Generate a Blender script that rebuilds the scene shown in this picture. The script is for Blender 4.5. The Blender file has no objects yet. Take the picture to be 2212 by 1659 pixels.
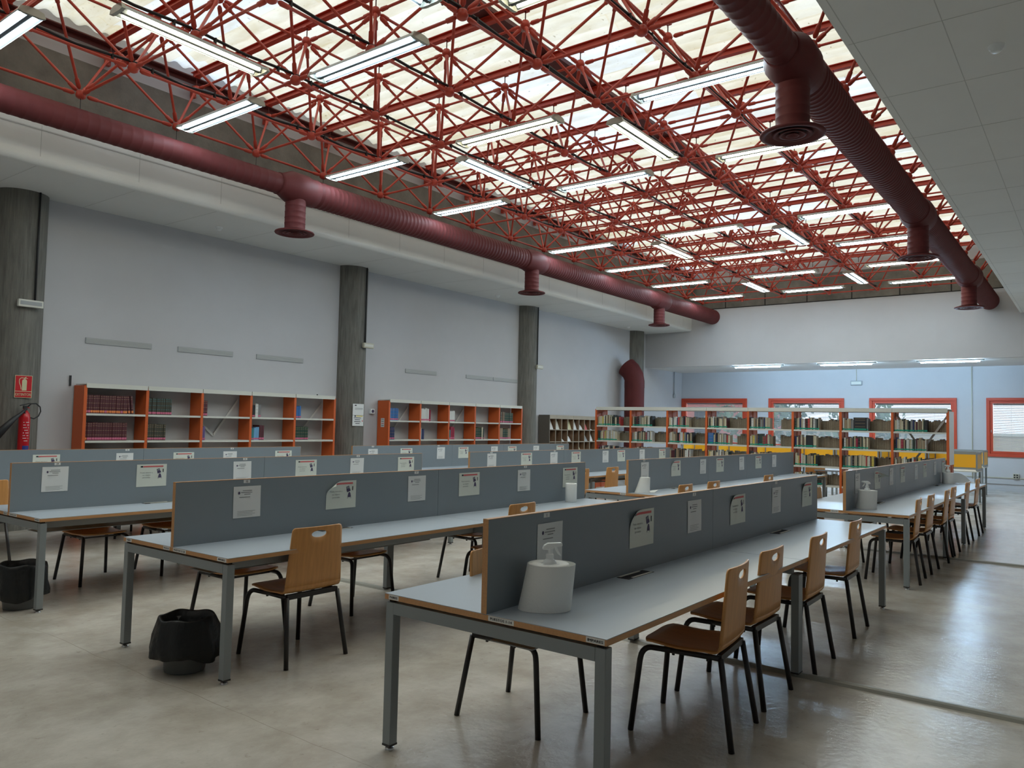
import bpy, math, random
from mathutils import Vector, Matrix, noise

sc = bpy.context.scene
COL = sc.collection
R = random.Random(7)
PI = math.pi

# ------------------------------------------------------------------ camera
cam_d = bpy.data.cameras.new('camera')
cam = bpy.data.objects.new('camera', cam_d)
COL.objects.link(cam)
CAM = Vector((-2.6944, -2.1639, 1.5713))
_F = Vector((0.79659544, 0.60235044, 0.05108473))
_R = Vector((0.60209813, -0.79812105, 0.02192329))
_U = Vector((-0.0539773, -0.01329403, 0.99845366))
m = Matrix((_R, _U, -_F)).transposed().to_4x4()
m.translation = CAM
cam.matrix_world = m
cam_d.sensor_fit = 'HORIZONTAL'
cam_d.sensor_width = 36
cam_d.lens = 1684.0 / 2212 * 36
cam_d.clip_start = 0.05
cam_d.clip_end = 300
sc.camera = cam

# ------------------------------------------------------------------ world and exposure
w = bpy.data.worlds.new('sky')
sc.world = w
w.use_nodes = True
nt = w.node_tree
bg = nt.nodes['Background']
bg.inputs['Color'].default_value = (0.80, 0.90, 1.0, 1)
SKY = 2.7
bg.inputs['Strength'].default_value = SKY
sc.view_settings.view_transform = 'Standard'
sc.view_settings.look = 'None'
sc.view_settings.gamma = 1
sc.view_settings.exposure = 0.24
sc.cycles.use_denoising = True
sc.cycles.max_bounces = 8
sc.cycles.diffuse_bounces = 5
sc.cycles.glossy_bounces = 4
sc.cycles.transmission_bounces = 6
sc.cycles.transparent_max_bounces = 8
sc.cycles.sample_clamp_indirect = 6
sc.cycles.caustics_reflective = False
sc.cycles.caustics_refractive = False
LAMP = 48.0     # brightness of the fluorescent tubes


# ------------------------------------------------------------------ materials
def mat(name, col, rough=0.6, metal=0.0, emit=None, strength=0.0, spec=0.5, nz=0.0, nscale=8.0, bump=0.0, bscale=60, stretch=None):
    mt = bpy.data.materials.new(name)
    mt.use_nodes = True
    t = mt.node_tree
    b = t.nodes['Principled BSDF']
    b.inputs['Base Color'].default_value = (*col, 1)
    b.inputs['Roughness'].default_value = rough
    b.inputs['Metallic'].default_value = metal
    b.inputs['Specular IOR Level'].default_value = spec
    if emit:
        b.inputs['Emission Color'].default_value = (*emit, 1)
        b.inputs['Emission Strength'].default_value = strength
    if nz or bump:
        tc = t.nodes.new('ShaderNodeTexCoord')
        mp = t.nodes.new('ShaderNodeMapping')
        t.links.new(tc.outputs['Object'], mp.inputs['Vector'])
        if stretch:
            mp.inputs['Scale'].default_value = stretch
    if nz:
        n = t.nodes.new('ShaderNodeTexNoise')
        n.inputs['Scale'].default_value = nscale
        n.inputs['Detail'].default_value = 6
        n.inputs['Roughness'].default_value = 0.6
        t.links.new(mp.outputs['Vector'], n.inputs['Vector'])
        r = t.nodes.new('ShaderNodeValToRGB')
        r.color_ramp.elements[0].position = 0.3
        r.color_ramp.elements[1].position = 0.72
        r.color_ramp.elements[0].color = (*[c * (1 - nz) for c in col], 1)
        r.color_ramp.elements[1].color = (*[min(1, c * (1 + nz * 0.7)) for c in col], 1)
        t.links.new(n.outputs['Fac'], r.inputs['Fac'])
        t.links.new(r.outputs['Color'], b.inputs['Base Color'])
    if bump:
        n2 = t.nodes.new('ShaderNodeTexNoise')
        n2.inputs['Scale'].default_value = bscale
        n2.inputs['Detail'].default_value = 4
        t.links.new(mp.outputs['Vector'], n2.inputs['Vector'])
        bp = t.nodes.new('ShaderNodeBump')
        bp.inputs['Strength'].default_value = bump
        bp.inputs['Distance'].default_value = 0.01
        t.links.new(n2.outputs['Fac'], bp.inputs['Height'])
        t.links.new(bp.outputs['Normal'], b.inputs['Normal'])
    return mt


M = {}
M['white'] = mat('white_paint', (0.52, 0.52, 0.535), 0.85, nz=0.03, nscale=1.5)
M['ceil'] = mat('ceiling_paint', (0.72, 0.72, 0.70), 0.9, nz=0.03, nscale=1.2)
M['concrete'] = mat('concrete', (0.20, 0.19, 0.165), 0.9, nz=0.35, nscale=2.2, bump=0.4, bscale=25)
M['column'] = mat('board_concrete', (0.17, 0.165, 0.145), 0.85, nz=0.35, nscale=5, bump=0.5, bscale=18, stretch=(6, 6, 0.5))
M['gap'] = mat('dark_gap', (0.02, 0.02, 0.02), 0.9)
M['seam'] = mat('joint_grey', (0.50, 0.50, 0.48), 0.9)
M['red'] = mat('truss_red_paint', (0.50, 0.055, 0.027), 0.45, nz=0.12, nscale=9)
M['maroon'] = mat('duct_maroon', (0.108, 0.023, 0.023), 0.6, spec=0.2, nz=0.12, nscale=3)
M['maroon_dk'] = mat('duct_inner_dark', (0.035, 0.012, 0.013), 0.6)
M['ridge'] = mat('ridge_dark_red', (0.10, 0.018, 0.014), 0.6)
M['cable'] = mat('black_cable', (0.012, 0.012, 0.013), 0.5)
M['laminate'] = mat('table_laminate', (0.40, 0.455, 0.52), 0.33, nz=0.02, nscale=3)
M['part'] = mat('partition_laminate', (0.21, 0.245, 0.272), 0.42, nz=0.02, nscale=3)
M['beech'] = mat('beech_edge', (0.54, 0.28, 0.12), 0.45, nz=0.12, nscale=9, stretch=(1, 12, 12))
M['frame'] = mat('grey_metal', (0.235, 0.262, 0.275), 0.4, metal=0.0)
M['foot'] = mat('black_plastic', (0.02, 0.02, 0.022), 0.5)
M['ply'] = mat('beech_plywood', (0.62, 0.30, 0.10), 0.38, nz=0.14, nscale=5, stretch=(9, 1, 0.8))
M['ply_seat'] = M['ply']
M['blackmetal'] = mat('black_tube', (0.018, 0.016, 0.017), 0.38)
M['alu'] = mat('aluminium', (0.60, 0.61, 0.62), 0.3, metal=0.9)
M['paper'] = mat('white_paper', (0.72, 0.73, 0.72), 0.7)
M['paper2'] = mat('greenish_paper', (0.66, 0.69, 0.62), 0.6)
M['ink'] = mat('black_ink', (0.02, 0.02, 0.025), 0.8)
M['inkgrey'] = mat('grey_ink', (0.24, 0.25, 0.25), 0.8)
M['inkred'] = mat('red_band', (0.60, 0.13, 0.13), 0.7)
M['inkpurple'] = mat('dark_violet_ink', (0.07, 0.055, 0.12), 0.7)
M['yellowband'] = mat('yellow_band', (0.72, 0.60, 0.20), 0.7)
M['tissue'] = mat('tissue_paper', (0.86, 0.87, 0.85), 0.9, bump=0.2, bscale=120)
M['plastic_w'] = mat('white_plastic', (0.84, 0.87, 0.88), 0.35)
M['bag'] = mat('black_bag', (0.010, 0.011, 0.012), 0.4, spec=0.35, bump=0.9, bscale=16)
M['bin'] = mat('grey_bin', (0.12, 0.125, 0.125), 0.5)
M['orange'] = mat('orange_steel', (0.62, 0.115, 0.022), 0.5)
M['redframe'] = mat('window_red_orange', (0.50, 0.055, 0.02), 0.45)
M['shelf'] = mat('cream_steel', (0.64, 0.64, 0.58), 0.5)
M['brace'] = mat('grey_brace', (0.60, 0.60, 0.58), 0.5)
M['wood_lt'] = mat('pale_oak', (0.36, 0.31, 0.235), 0.6, nz=0.1, nscale=5)
M['wood_brn'] = mat('brown_wood', (0.20, 0.115, 0.065), 0.6, nz=0.25, nscale=6)
M['taupe'] = mat('taupe_panel', (0.125, 0.108, 0.09), 0.6)
M['signred'] = mat('sign_red', (0.55, 0.012, 0.022), 0.4)
M['signcream'] = mat('sign_cream', (0.62, 0.60, 0.38), 0.5)
M['extred'] = mat('extinguisher_red', (0.50, 0.010, 0.018), 0.28)
M['blue'] = mat('dark_blue', (0.02, 0.04, 0.22), 0.5)
M['yellow'] = mat('carrel_yellow', (0.80, 0.42, 0.012), 0.5)
M['ivory'] = mat('ivory_plastic', (0.50, 0.48, 0.38), 0.5)
M['lampbody'] = mat('lamp_housing', (0.50, 0.52, 0.50), 0.5)
M['lampinner_darkened'] = mat('lamp_inner_darkened', (0.045, 0.05, 0.052), 0.6, spec=0.2)  # pale reflector lining coloured dark, so glare does not whiten the tube gap
M['lampcap'] = mat('lamp_end', (0.42, 0.42, 0.36), 0.3, metal=0.6)
M['batten'] = mat('batten_tube', (0.9, 0.95, 1), 0.5, emit=(0.48, 0.74, 1.0), strength=LAMP * 6.0)
M['cool'] = mat('cool_tube', (0.9, 0.95, 1), 0.5, emit=(0.70, 0.88, 1.0), strength=LAMP)
M['warm'] = mat('warm_tube', (1, 0.98, 0.9), 0.5, emit=(1.0, 0.96, 0.72), strength=LAMP * 0.9)
M['slat'] = mat('blind_slat', (0.36, 0.38, 0.41), 0.5)
M['vent'] = mat('grey_grille', (0.34, 0.36, 0.37), 0.5)
M['strip'] = mat('floor_strip', (0.28, 0.28, 0.25), 0.35)
M['grass'] = mat('dry_ground', (0.38, 0.34, 0.22), 0.9, nz=0.3, nscale=0.6)
M['brick'] = mat('outside_brick', (0.48, 0.15, 0.12), 0.8, nz=0.15, nscale=4)
M['leaf'] = mat('outside_leaves', (0.16, 0.24, 0.13), 0.8, nz=0.4, nscale=3)
M['bark'] = mat('outside_bark', (0.12, 0.09, 0.06), 0.9)
M['pale'] = mat('outside_pale_wall', (0.55, 0.48, 0.38), 0.9)


def glass_mat():
    mt = bpy.data.materials.new('window_glass')
    mt.use_nodes = True
    t = mt.node_tree
    t.nodes.clear()
    o = t.nodes.new('ShaderNodeOutputMaterial')
    mx = t.nodes.new('ShaderNodeMixShader')
    a = t.nodes.new('ShaderNodeBsdfTransparent')
    a.inputs['Color'].default_value = (0.94, 0.96, 0.97, 1)
    g = t.nodes.new('ShaderNodeBsdfGlossy')
    g.inputs['Roughness'].default_value = 0.05
    mx.inputs['Fac'].default_value = 0.06
    t.links.new(a.outputs[0], mx.inputs[1])
    t.links.new(g.outputs[0], mx.inputs[2])
    t.links.new(mx.outputs[0], o.inputs['Surface'])
    return mt


M['glass'] = glass_mat()


def sheet_mat():
    """translucent roof sheet: cream fibreglass, dirty, with paler replacement sheets"""
    mt = bpy.data.materials.new('translucent_sheet')
    mt.use_nodes = True
    t = mt.node_tree
    t.nodes.clear()
    L = t.links.new
    o = t.nodes.new('ShaderNodeOutputMaterial')
    tc = t.nodes.new('ShaderNodeTexCoord')
    # per sheet tone: brick pattern
    br = t.nodes.new('ShaderNodeTexBrick')
    br.inputs['Scale'].default_value = 1.0
    br.inputs['Mortar Size'].default_value = 0.012
    br.inputs['Brick Width'].default_value = 2.6
    br.inputs['Row Height'].default_value = 0.95
    br.inputs['Color1'].default_value = (0.585, 0.535, 0.43, 1)
    br.inputs['Color2'].default_value = (0.61, 0.585, 0.51, 1)
    br.inputs['Mortar'].default_value = (0.58, 0.52, 0.40, 1)
    sep = t.nodes.new('ShaderNodeSeparateXYZ')
    cmb = t.nodes.new('ShaderNodeCombineXYZ')
    L(tc.outputs['Object'], sep.inputs[0])
    L(sep.outputs['Y'], cmb.inputs['X'])
    L(sep.outputs['X'], cmb.inputs['Y'])
    L(cmb.outputs[0], br.inputs['Vector'])
    # a few clear bluish sheets
    cell = t.nodes.new('ShaderNodeTexWhiteNoise')
    cell.noise_dimensions = '2D'
    sn = t.nodes.new('ShaderNodeVectorMath')
    sn.operation = 'SNAP'
    sn.inputs[1].default_value = (0.95, 2.6, 1)
    L(tc.outputs['Object'], sn.inputs[0])
    L(sn.outputs[0], cell.inputs['Vector'])
    gt = t.nodes.new('ShaderNodeMath')
    gt.operation = 'GREATER_THAN'
    gt.inputs[1].default_value = 0.90
    L(cell.outputs['Value'], gt.inputs[0])
    mix = t.nodes.new('ShaderNodeMix')
    mix.data_type = 'RGBA'
    L(gt.outputs[0], mix.inputs[0])
    L(br.outputs['Color'], mix.inputs[6])
    mix.inputs[7].default_value = (0.62, 0.65, 0.68, 1)
    # stains and specks
    n = t.nodes.new('ShaderNodeTexNoise')
    n.inputs['Scale'].default_value = 1.6
    n.inputs['Detail'].default_value = 8
    n.inputs['Roughness'].default_value = 0.65
    mp = t.nodes.new('ShaderNodeMapping')
    mp.inputs['Scale'].default_value = (1.6, 0.5, 1)
    L(tc.outputs['Object'], mp.inputs['Vector'])
    L(mp.outputs[0], n.inputs['Vector'])
    r = t.nodes.new('ShaderNodeValToRGB')
    r.color_ramp.elements[0].position = 0.30
    r.color_ramp.elements[0].color = (0.74, 0.67, 0.52, 1)
    r.color_ramp.elements[1].position = 0.60
    r.color_ramp.elements[1].color = (1, 1, 1, 1)
    L(n.outputs['Fac'], r.inputs['Fac'])
    sp = t.nodes.new('ShaderNodeTexNoise')
    sp.inputs['Scale'].default_value = 22
    sp.inputs['Detail'].default_value = 3
    L(tc.outputs['Object'], sp.inputs['Vector'])
    rs = t.nodes.new('ShaderNodeValToRGB')
    rs.color_ramp.elements[0].position = 0.27
    rs.color_ramp.elements[0].color = (0.35, 0.31, 0.22, 1)
    rs.color_ramp.elements[1].position = 0.33
    rs.color_ramp.elements[1].color = (1, 1, 1, 1)
    L(sp.outputs['Fac'], rs.inputs['Fac'])
    m1 = t.nodes.new('ShaderNodeMix')
    m1.data_type = 'RGBA'
    m1.blend_type = 'MULTIPLY'
    m1.inputs[0].default_value = 1
    L(mix.outputs[2], m1.inputs[6])
    L(r.outputs['Color'], m1.inputs[7])
    m2 = t.nodes.new('ShaderNodeMix')
    m2.data_type = 'RGBA'
    m2.blend_type = 'MULTIPLY'
    m2.inputs[0].default_value = 0.8
    L(m1.outputs[2], m2.inputs[6])
    L(rs.outputs['Color'], m2.inputs[7])
    tr = t.nodes.new('ShaderNodeBsdfTranslucent')
    df = t.nodes.new('ShaderNodeBsdfDiffuse')
    L(m2.outputs[2], tr.inputs['Color'])
    df.inputs['Color'].default_value = (0.55, 0.52, 0.42, 1)
    mx = t.nodes.new('ShaderNodeMixShader')
    mx.inputs['Fac'].default_value = 0.35
    L(tr.outputs[0], mx.inputs[1])
    L(df.outputs[0], mx.inputs[2])
    L(mx.outputs[0], o.inputs['Surface'])
    return mt


M['sheet'] = sheet_mat()


def floor_mat():
    mt = bpy.data.materials.new('polished_concrete_floor')
    mt.use_nodes = True
    t = mt.node_tree
    b = t.nodes['Principled BSDF']
    L = t.links.new
    tc = t.nodes.new('ShaderNodeTexCoord')
    n = t.nodes.new('ShaderNodeTexNoise')
    n.inputs['Scale'].default_value = 2.0
    n.inputs['Detail'].default_value = 10
    n.inputs['Roughness'].default_value = 0.62
    L(tc.outputs['Object'], n.inputs['Vector'])
    r = t.nodes.new('ShaderNodeValToRGB')
    e = r.color_ramp.elements
    e[0].position = 0.34
    e[0].color = (0.40, 0.365, 0.315, 1)
    e[1].position = 0.64
    e[1].color = (0.58, 0.55, 0.495, 1)
    L(n.outputs['Fac'], r.inputs['Fac'])
    s = t.nodes.new('ShaderNodeTexNoise')
    s.inputs['Scale'].default_value = 17
    s.inputs['Detail'].default_value = 7
    s.inputs['Roughness'].default_value = 0.7
    L(tc.outputs['Object'], s.inputs['Vector'])
    rs = t.nodes.new('ShaderNodeValToRGB')
    rs.color_ramp.elements[0].position = 0.30
    rs.color_ramp.elements[0].color = (0.76, 0.74, 0.70, 1)
    rs.color_ramp.elements[1].position = 0.40
    rs.color_ramp.elements[1].color = (1, 1, 1, 1)
    L(s.outputs['Fac'], rs.inputs['Fac'])
    mx = t.nodes.new('ShaderNodeMix')
    mx.data_type = 'RGBA'
    mx.blend_type = 'MULTIPLY'
    mx.inputs[0].default_value = 1
    L(r.outputs['Color'], mx.inputs[6])
    L(rs.outputs['Color'], mx.inputs[7])
    # joint line across the floor
    sep = t.nodes.new('ShaderNodeSeparateXYZ')
    L(tc.outputs['Object'], sep.inputs[0])
    wv = t.nodes.new('ShaderNodeTexNoise')
    wv.inputs['Scale'].default_value = 1.5
    L(tc.outputs['Object'], wv.inputs['Vector'])
    ma = t.nodes.new('ShaderNodeMath')
    ma.operation = 'MULTIPLY_ADD'
    ma.inputs[1].default_value = 0.10
    L(wv.outputs['Fac'], ma.inputs[0])
    L(sep.outputs['X'], ma.inputs[2])
    sb = t.nodes.new('ShaderNodeMath')
    sb.operation = 'ADD'
    sb.inputs[1].default_value = 0.12
    L(ma.outputs[0], sb.inputs[0])
    ab = t.nodes.new('ShaderNodeMath')
    ab.operation = 'ABSOLUTE'
    L(sb.outputs[0], ab.inputs[0])
    lt = t.nodes.new('ShaderNodeMath')
    lt.operation = 'LESS_THAN'
    lt.inputs[1].default_value = 0.0022
    L(ab.outputs[0], lt.inputs[0])
    mj = t.nodes.new('ShaderNodeMix')
    mj.data_type = 'RGBA'
    L(lt.outputs[0], mj.inputs[0])
    L(mx.outputs[2], mj.inputs[6])
    mj.inputs[7].default_value = (0.36, 0.33, 0.28, 1)
    L(mj.outputs[2], b.inputs['Base Color'])
    rr = t.nodes.new('ShaderNodeMapRange')
    rr.inputs['To Min'].default_value = 0.16
    rr.inputs['To Max'].default_value = 0.30
    L(n.outputs['Fac'], rr.inputs['Value'])
    L(rr.outputs[0], b.inputs['Roughness'])
    b.inputs['Specular IOR Level'].default_value = 0.55
    bn = t.nodes.new('ShaderNodeTexNoise')
    bn.inputs['Scale'].default_value = 22
    bn.inputs['Detail'].default_value = 6
    mpp = t.nodes.new('ShaderNodeMapping')
    L(tc.outputs['Object'], mpp.inputs['Vector'])
    L(mpp.outputs[0], bn.inputs['Vector'])
    bp = t.nodes.new('ShaderNodeBump')
    bp.inputs['Strength'].default_value = 0.19
    bp.inputs['Distance'].default_value = 0.012
    L(bn.outputs['Fac'], bp.inputs['Height'])
    L(bp.outputs['Normal'], b.inputs['Normal'])
    return mt


M['floor'] = floor_mat()


# ------------------------------------------------------------------ mesh building
class MB:
    def __init__(s):
        s.v = []; s.f = []; s.mi = []; s.sm = []; s.mats = []

    def m(s, name):
        mt = M[name] if isinstance(name, str) else name
        if mt not in s.mats:
            s.mats.append(mt)
        return s.mats.index(mt)

    def add(s, vs, fs, mt, smooth=False):
        o = len(s.v)
        s.v += [tuple(v) for v in vs]
        k = s.m(mt)
        for f in fs:
            s.f.append([o + i for i in f])
            s.mi.append(k)
            s.sm.append(smooth)
        return s

    def box(s, a, b, mt):
        x0, x1 = sorted((a[0], b[0])); y0, y1 = sorted((a[1], b[1])); z0, z1 = sorted((a[2], b[2]))
        v = [(x0, y0, z0), (x1, y0, z0), (x1, y1, z0), (x0, y1, z0), (x0, y0, z1), (x1, y0, z1), (x1, y1, z1), (x0, y1, z1)]
        return s.add(v, [(0, 3, 2, 1), (4, 5, 6, 7), (0, 1, 5, 4), (1, 2, 6, 5), (2, 3, 7, 6), (3, 0, 4, 7)], mt)

    def tube(s, path, rad, mt, n=10, cap=True, smooth=True):
        path = [Vector(p) for p in path]
        rads = rad if isinstance(rad, (list, tuple)) else [rad] * len(path)
        vs = []
        up = None
        for i, p in enumerate(path):
            if i == 0: d = path[1] - p
            elif i == len(path) - 1: d = p - path[i - 1]
            else: d = (path[i + 1] - p).normalized() + (p - path[i - 1]).normalized()
            if d.length < 1e-9: d = Vector((0, 0, 1))
            d.normalize()
            if up is None:
                up = Vector((0, 0, 1)) if abs(d.z) < 0.9 else Vector((1, 0, 0))
            a = (up - d * up.dot(d))
            if a.length < 1e-6:
                a = d.orthogonal()
            a.normalize()
            up = a
            b = d.cross(a)
            for k in range(n):
                t = 2 * PI * k / n
                vs.append(p + (a * math.cos(t) + b * math.sin(t)) * rads[i])
        fs = []
        for i in range(len(path) - 1):
            for k in range(n):
                k2 = (k + 1) % n
                fs.append((i * n + k, i * n + k2, (i + 1) * n + k2, (i + 1) * n + k))
        s.add(vs, fs, mt, smooth)
        if cap:
            o = len(s.v) - len(vs)
            kk = s.m(mt)
            s.f.append([o + k for k in reversed(range(n))]); s.mi.append(kk); s.sm.append(False)
            o2 = o + (len(path) - 1) * n
            s.f.append([o2 + k for k in range(n)]); s.mi.append(kk); s.sm.append(False)
        return s

    def lathe(s, prof, mt, c=(0, 0, 0), n=28, smooth=True, fn=None):
        """profile [(r, z)...] round the z axis; fn(r, z, t) -> (r, z) may distort"""
        vs = []
        for r, z in prof:
            for k in range(n):
                t = 2 * PI * k / n
                rr, zz = fn(r, z, t) if fn else (r, z)
                vs.append((c[0] + rr * math.cos(t), c[1] + rr * math.sin(t), c[2] + zz))
        fs = []
        for i in range(len(prof) - 1):
            for k in range(n):
                k2 = (k + 1) % n
                fs.append((i * n + k, i * n + k2, (i + 1) * n + k2, (i + 1) * n + k))
        return s.add(vs, fs, mt, smooth)

    def poly(s, pts, mt):
        return s.add(pts, [tuple(range(len(pts)))], mt)

    def prism(s, pts, vec, mt):
        n = len(pts)
        vec = Vector(vec)
        vs = [Vector(p) for p in pts] + [Vector(p) + vec for p in pts]
        fs = [tuple(reversed(range(n))), tuple(range(n, 2 * n))]
        fs += [(i, (i + 1) % n, n + (i + 1) % n, n + i) for i in range(n)]
        return s.add(vs, fs, mt)

    def build(s, name, parent=None, loc=None, bevel=0.0):
        me = bpy.data.meshes.new(name)
        me.from_pydata(s.v, [], s.f)
        for mt in s.mats:
            me.materials.append(mt)
        me.polygons.foreach_set('material_index', s.mi)
        me.polygons.foreach_set('use_smooth', s.sm)
        me.update()
        o = bpy.data.objects.new(name, me)
        COL.objects.link(o)
        if parent: o.parent = parent
        if loc: o.location = loc
        if bevel:
            b = o.modifiers.new('bevel', 'BEVEL')
            b.width = bevel; b.segments = 2; b.limit_method = 'ANGLE'; b.angle_limit = 0.7
        return o


_tc = {}


def text_mesh(txt):
    """2D outline mesh of a word, width normalised to its own, height of capitals about 0.7"""
    if txt not in _tc:
        cu = bpy.data.curves.new('lettering', 'FONT')
        cu.body = txt
        cu.size = 1
        cu.align_x = 'CENTER'
        cu.resolution_u = 2
        ob = bpy.data.objects.new('lettering', cu)
        COL.objects.link(ob)
        dg = bpy.context.evaluated_depsgraph_get()
        dg.update()
        me = ob.evaluated_get(dg).to_mesh()
        vs = [tuple(v.co[:2]) for v in me.vertices]
        fs = [tuple(p.vertices) for p in me.polygons]
        ob.evaluated_get(dg).to_mesh_clear()
        bpy.data.objects.remove(ob)
        bpy.data.curves.remove(cu)
        _tc[txt] = (vs, fs)
    return _tc[txt]


def put_text(mb, txt, size, fn, mt, wide=1.0, cx=0, cz=0, bold=0):
    vs, fs = text_mesh(txt)
    for dx in ((0,) if not bold else (-bold, 0, bold)):
        mb.add([fn(cx + dx + x * size * wide, cz + z * size) for x, z in vs], fs, mt)


def tag(o, label=None, cat=None, group=None, kind=None):
    if label: o['label'] = label
    if cat: o['category'] = cat
    if group: o['group'] = group
    if kind: o['kind'] = kind
    return o


def thing(name, loc, rz=0.0, label=None, cat=None, group=None):
    o = bpy.data.objects.new(name, None)
    o.empty_display_size = 0.1
    o.location = loc
    o.rotation_euler = (0, 0, rz)
    COL.objects.link(o)
    return tag(o, label, cat, group)


def copy_tree(o, parent=None, kids=None):
    c = o.copy()
    COL.objects.link(c)
    c.parent = parent
    for ch in (o.children):
        copy_tree(ch, c)
    return c


def struct(mb, name, **k):
    return tag(mb.build(name, **k), kind='structure')


ORD = ['first', 'second', 'third', 'fourth', 'fifth', 'sixth', 'seventh', 'eighth', 'ninth', 'tenth', 'eleventh', 'twelfth',
       'thirteenth', 'fourteenth', 'fifteenth', 'sixteenth', 'seventeenth', 'eighteenth', 'nineteenth', 'twentieth', 'twenty-first',
       'twenty-second', 'twenty-third', 'twenty-fourth', 'twenty-fifth', 'twenty-sixth']

# ------------------------------------------------------------------ room shell
YW = 9.7      # left wall
YF = 8.1      # left edge of the roof opening
YR = -0.6     # right edge of the roof opening
YRW = -4.6    # right wall
XF = 20.2     # far fascia
XW = 23.0     # window wall
XB = -7.0     # wall behind the camera
ZC = 4.6      # flat ceiling
ZS = 3.50     # soffit by the windows
ZR = 6.52     # roof sheets

struct(MB().box((XB - .2, YRW - .2, -0.2), (XW + .3, YW + .3, 0), 'floor'), 'floor')
struct(MB().box((XB - .2, YW, 0), (XW + .3, YW + .25, 7), 'white'), 'wall_left')
struct(MB().box((XB - .2, YRW - .2, 0), (XW + .3, YRW, 7), 'white'), 'wall_right')
struct(MB().box((XB - .2, YRW, 0), (XB, YW, 7), 'white'), 'wall_back')

# window wall with openings
WIN = [(7.33, 9.69), (4.235, 6.6), (1.15, 3.5), (-1.93, 0.42)]
ADDED_DOOR = (-4.5, -2.08)  # opening for the added glazed door, out of view
mb = MB()
z0, z1 = 0.95, 2.60
mb.box((XW, YRW, 0), (XW + .25, YW, z0), 'white')
mb.box((XW, YRW, z1), (XW + .25, YW, 3.9), 'white')
mb.v, mb.f, mb.mi, mb.sm = [], [], [], []
mb.box((XW, ADDED_DOOR[1], 0), (XW + .25, YW, z0), 'white')
mb.box((XW, YRW, z1), (XW + .25, YW, 3.9), 'white')
edges = sorted([YRW, YW] + [e for wn in WIN + [ADDED_DOOR] for e in wn])
for a, b in zip(edges[::2], edges[1::2]):
    if b - a > 0.001:
        mb.box((XW, a, z0), (XW + .25, b, z1), 'white')
struct(mb, 'wall_far')

# ceilings
mb = MB()
mb.box((XB, YF + .16, ZC), (XF, YW, ZC + .05), 'ceil')
for k in range(-6, 17):
    x = 1.26 + 1.22 * k
    if XB < x < XF - .1:
        mb.box((x - .003, YF + .1, ZC - .0015), (x + .003, YW, ZC), 'seam')
struct(mb, 'ceiling')
mb = MB()
mb.box((XB, YRW, ZC), (XF, YR, ZC + .05), 'ceil')
for k in range(-8, 16):
    x = 3.63 + 1.21 * k
    if XB < x < XF - .1:
        mb.box((x - .003, YRW, ZC - .0015), (x + .003, YR - .02, ZC), 'seam')
for y in (-.66, -1.27, -2.48, -3.7):
    mb.box((XB, y - .003, ZC - .0015), (XF, y + .003, ZC), 'seam')
struct(mb, 'ceiling')
mb = MB()
mb.box((XF + .14, YRW, ZS + .001), (XW, YW, ZS + .05), 'ceil')
struct(mb, 'ceiling')
# fascias round the opening (rounded lower edge on the left)
mb = MB()
rr = .07
prof = [(XB, YF + .05, ZC), (XB, YF, ZC + .0)]
prof = [(XB, YF + rr - rr * math.cos(a), ZC + rr - rr * math.sin(a)) for a in [PI / 2 - i * PI / 12 for i in range(7)]]
prof += [(XB, YF, 5.10), (XB, YF + .16, 5.10), (XB, YF + .16, ZC)]
mb.prism(prof, (XF - XB, 0, 0), 'ceil')
for k in range(-6, 17):
    x = 1.26 + 1.22 * k
    if XB < x < XF - .1:
        mb.box((x - .003, YF - .0015, ZC + .1), (x + .003, YF, 5.08), 'seam')
mb.box((XB, YF - .006, 5.02), (XF, YF, 5.035), 'seam')
struct(mb, 'trim_1')
mb = MB()
mb.box((XB, YR - .16, ZC + .05), (XF, YR - .001, 5.10), 'ceil')
struct(mb, 'trim_2')
mb = MB()
mb.box((XF, YRW, ZS), (XF + .14, YW, 5.26), 'white')
for y in (-.62, 6.2):
    mb.box((XF - .0015, y - .003, ZS), (XF, y + .003, 5.2 if y > 0 else 4.6), 'seam')
struct(mb, 'wall_far_upper')
# concrete ring beam, recessed a little, with the white band above
mb = MB()
mb.box((XB, YF + .02, 5.10), (XF + .1, YF + .3, 6.06), 'concrete')
mb.box((XB, YR - .3, 5.10), (XF + .1, YR - .02, 6.06), 'concrete')
mb.box((XF + .02, YR - .3, 5.26), (XF + .3, YF + .3, 6.06), 'concrete')
mb.box((XB, YR - .3, 5.10), (XB + .1, YF + .3, 6.06), 'concrete')
for y in [0.9 + 1.22 * k for k in range(-1, 6)]:
    mb.box((XF + .012, y - .012, 5.27), (XF + .02, y + .012, 5.62), 'gap')
mb.box((XF - .002, YR, 5.25), (XF + .03, YF, 5.275), 'gap')
struct(mb, 'wall_ring_beam')
mb = MB()
mb.box((XB, YF + .04, 6.06), (XF + .1, YF + .3, 6.62), 'white')
mb.box((XB, YR - .3, 6.06), (XF + .1, YR - .04, 6.62), 'white')
mb.box((XF + .04, YR - .3, 6.06), (XF + .3, YF + .3, 6.62), 'white')
struct(mb, 'wall_upstand')

# translucent corrugated roof
mb = MB()
xs = [XB + .03 * i for i in range(int((XF + .3 - XB) / .03) + 1)]
ys = [YR - .3, 3.75, YF + .3]
vs = []
for x in xs:
    for y in ys:
        vs.append((x, y, ZR + .05 + .026 * math.sin(2 * PI * x / .24) - .01 * abs(y - 3.75)))
fs = []
for i in range(len(xs) - 1):
    for j in range(2):
        a = i * 3 + j
        fs.append((a, a + 3, a + 4, a + 1))
mb.add(vs, fs, 'sheet', True)
struct(mb, 'ceiling_skylight')

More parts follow.
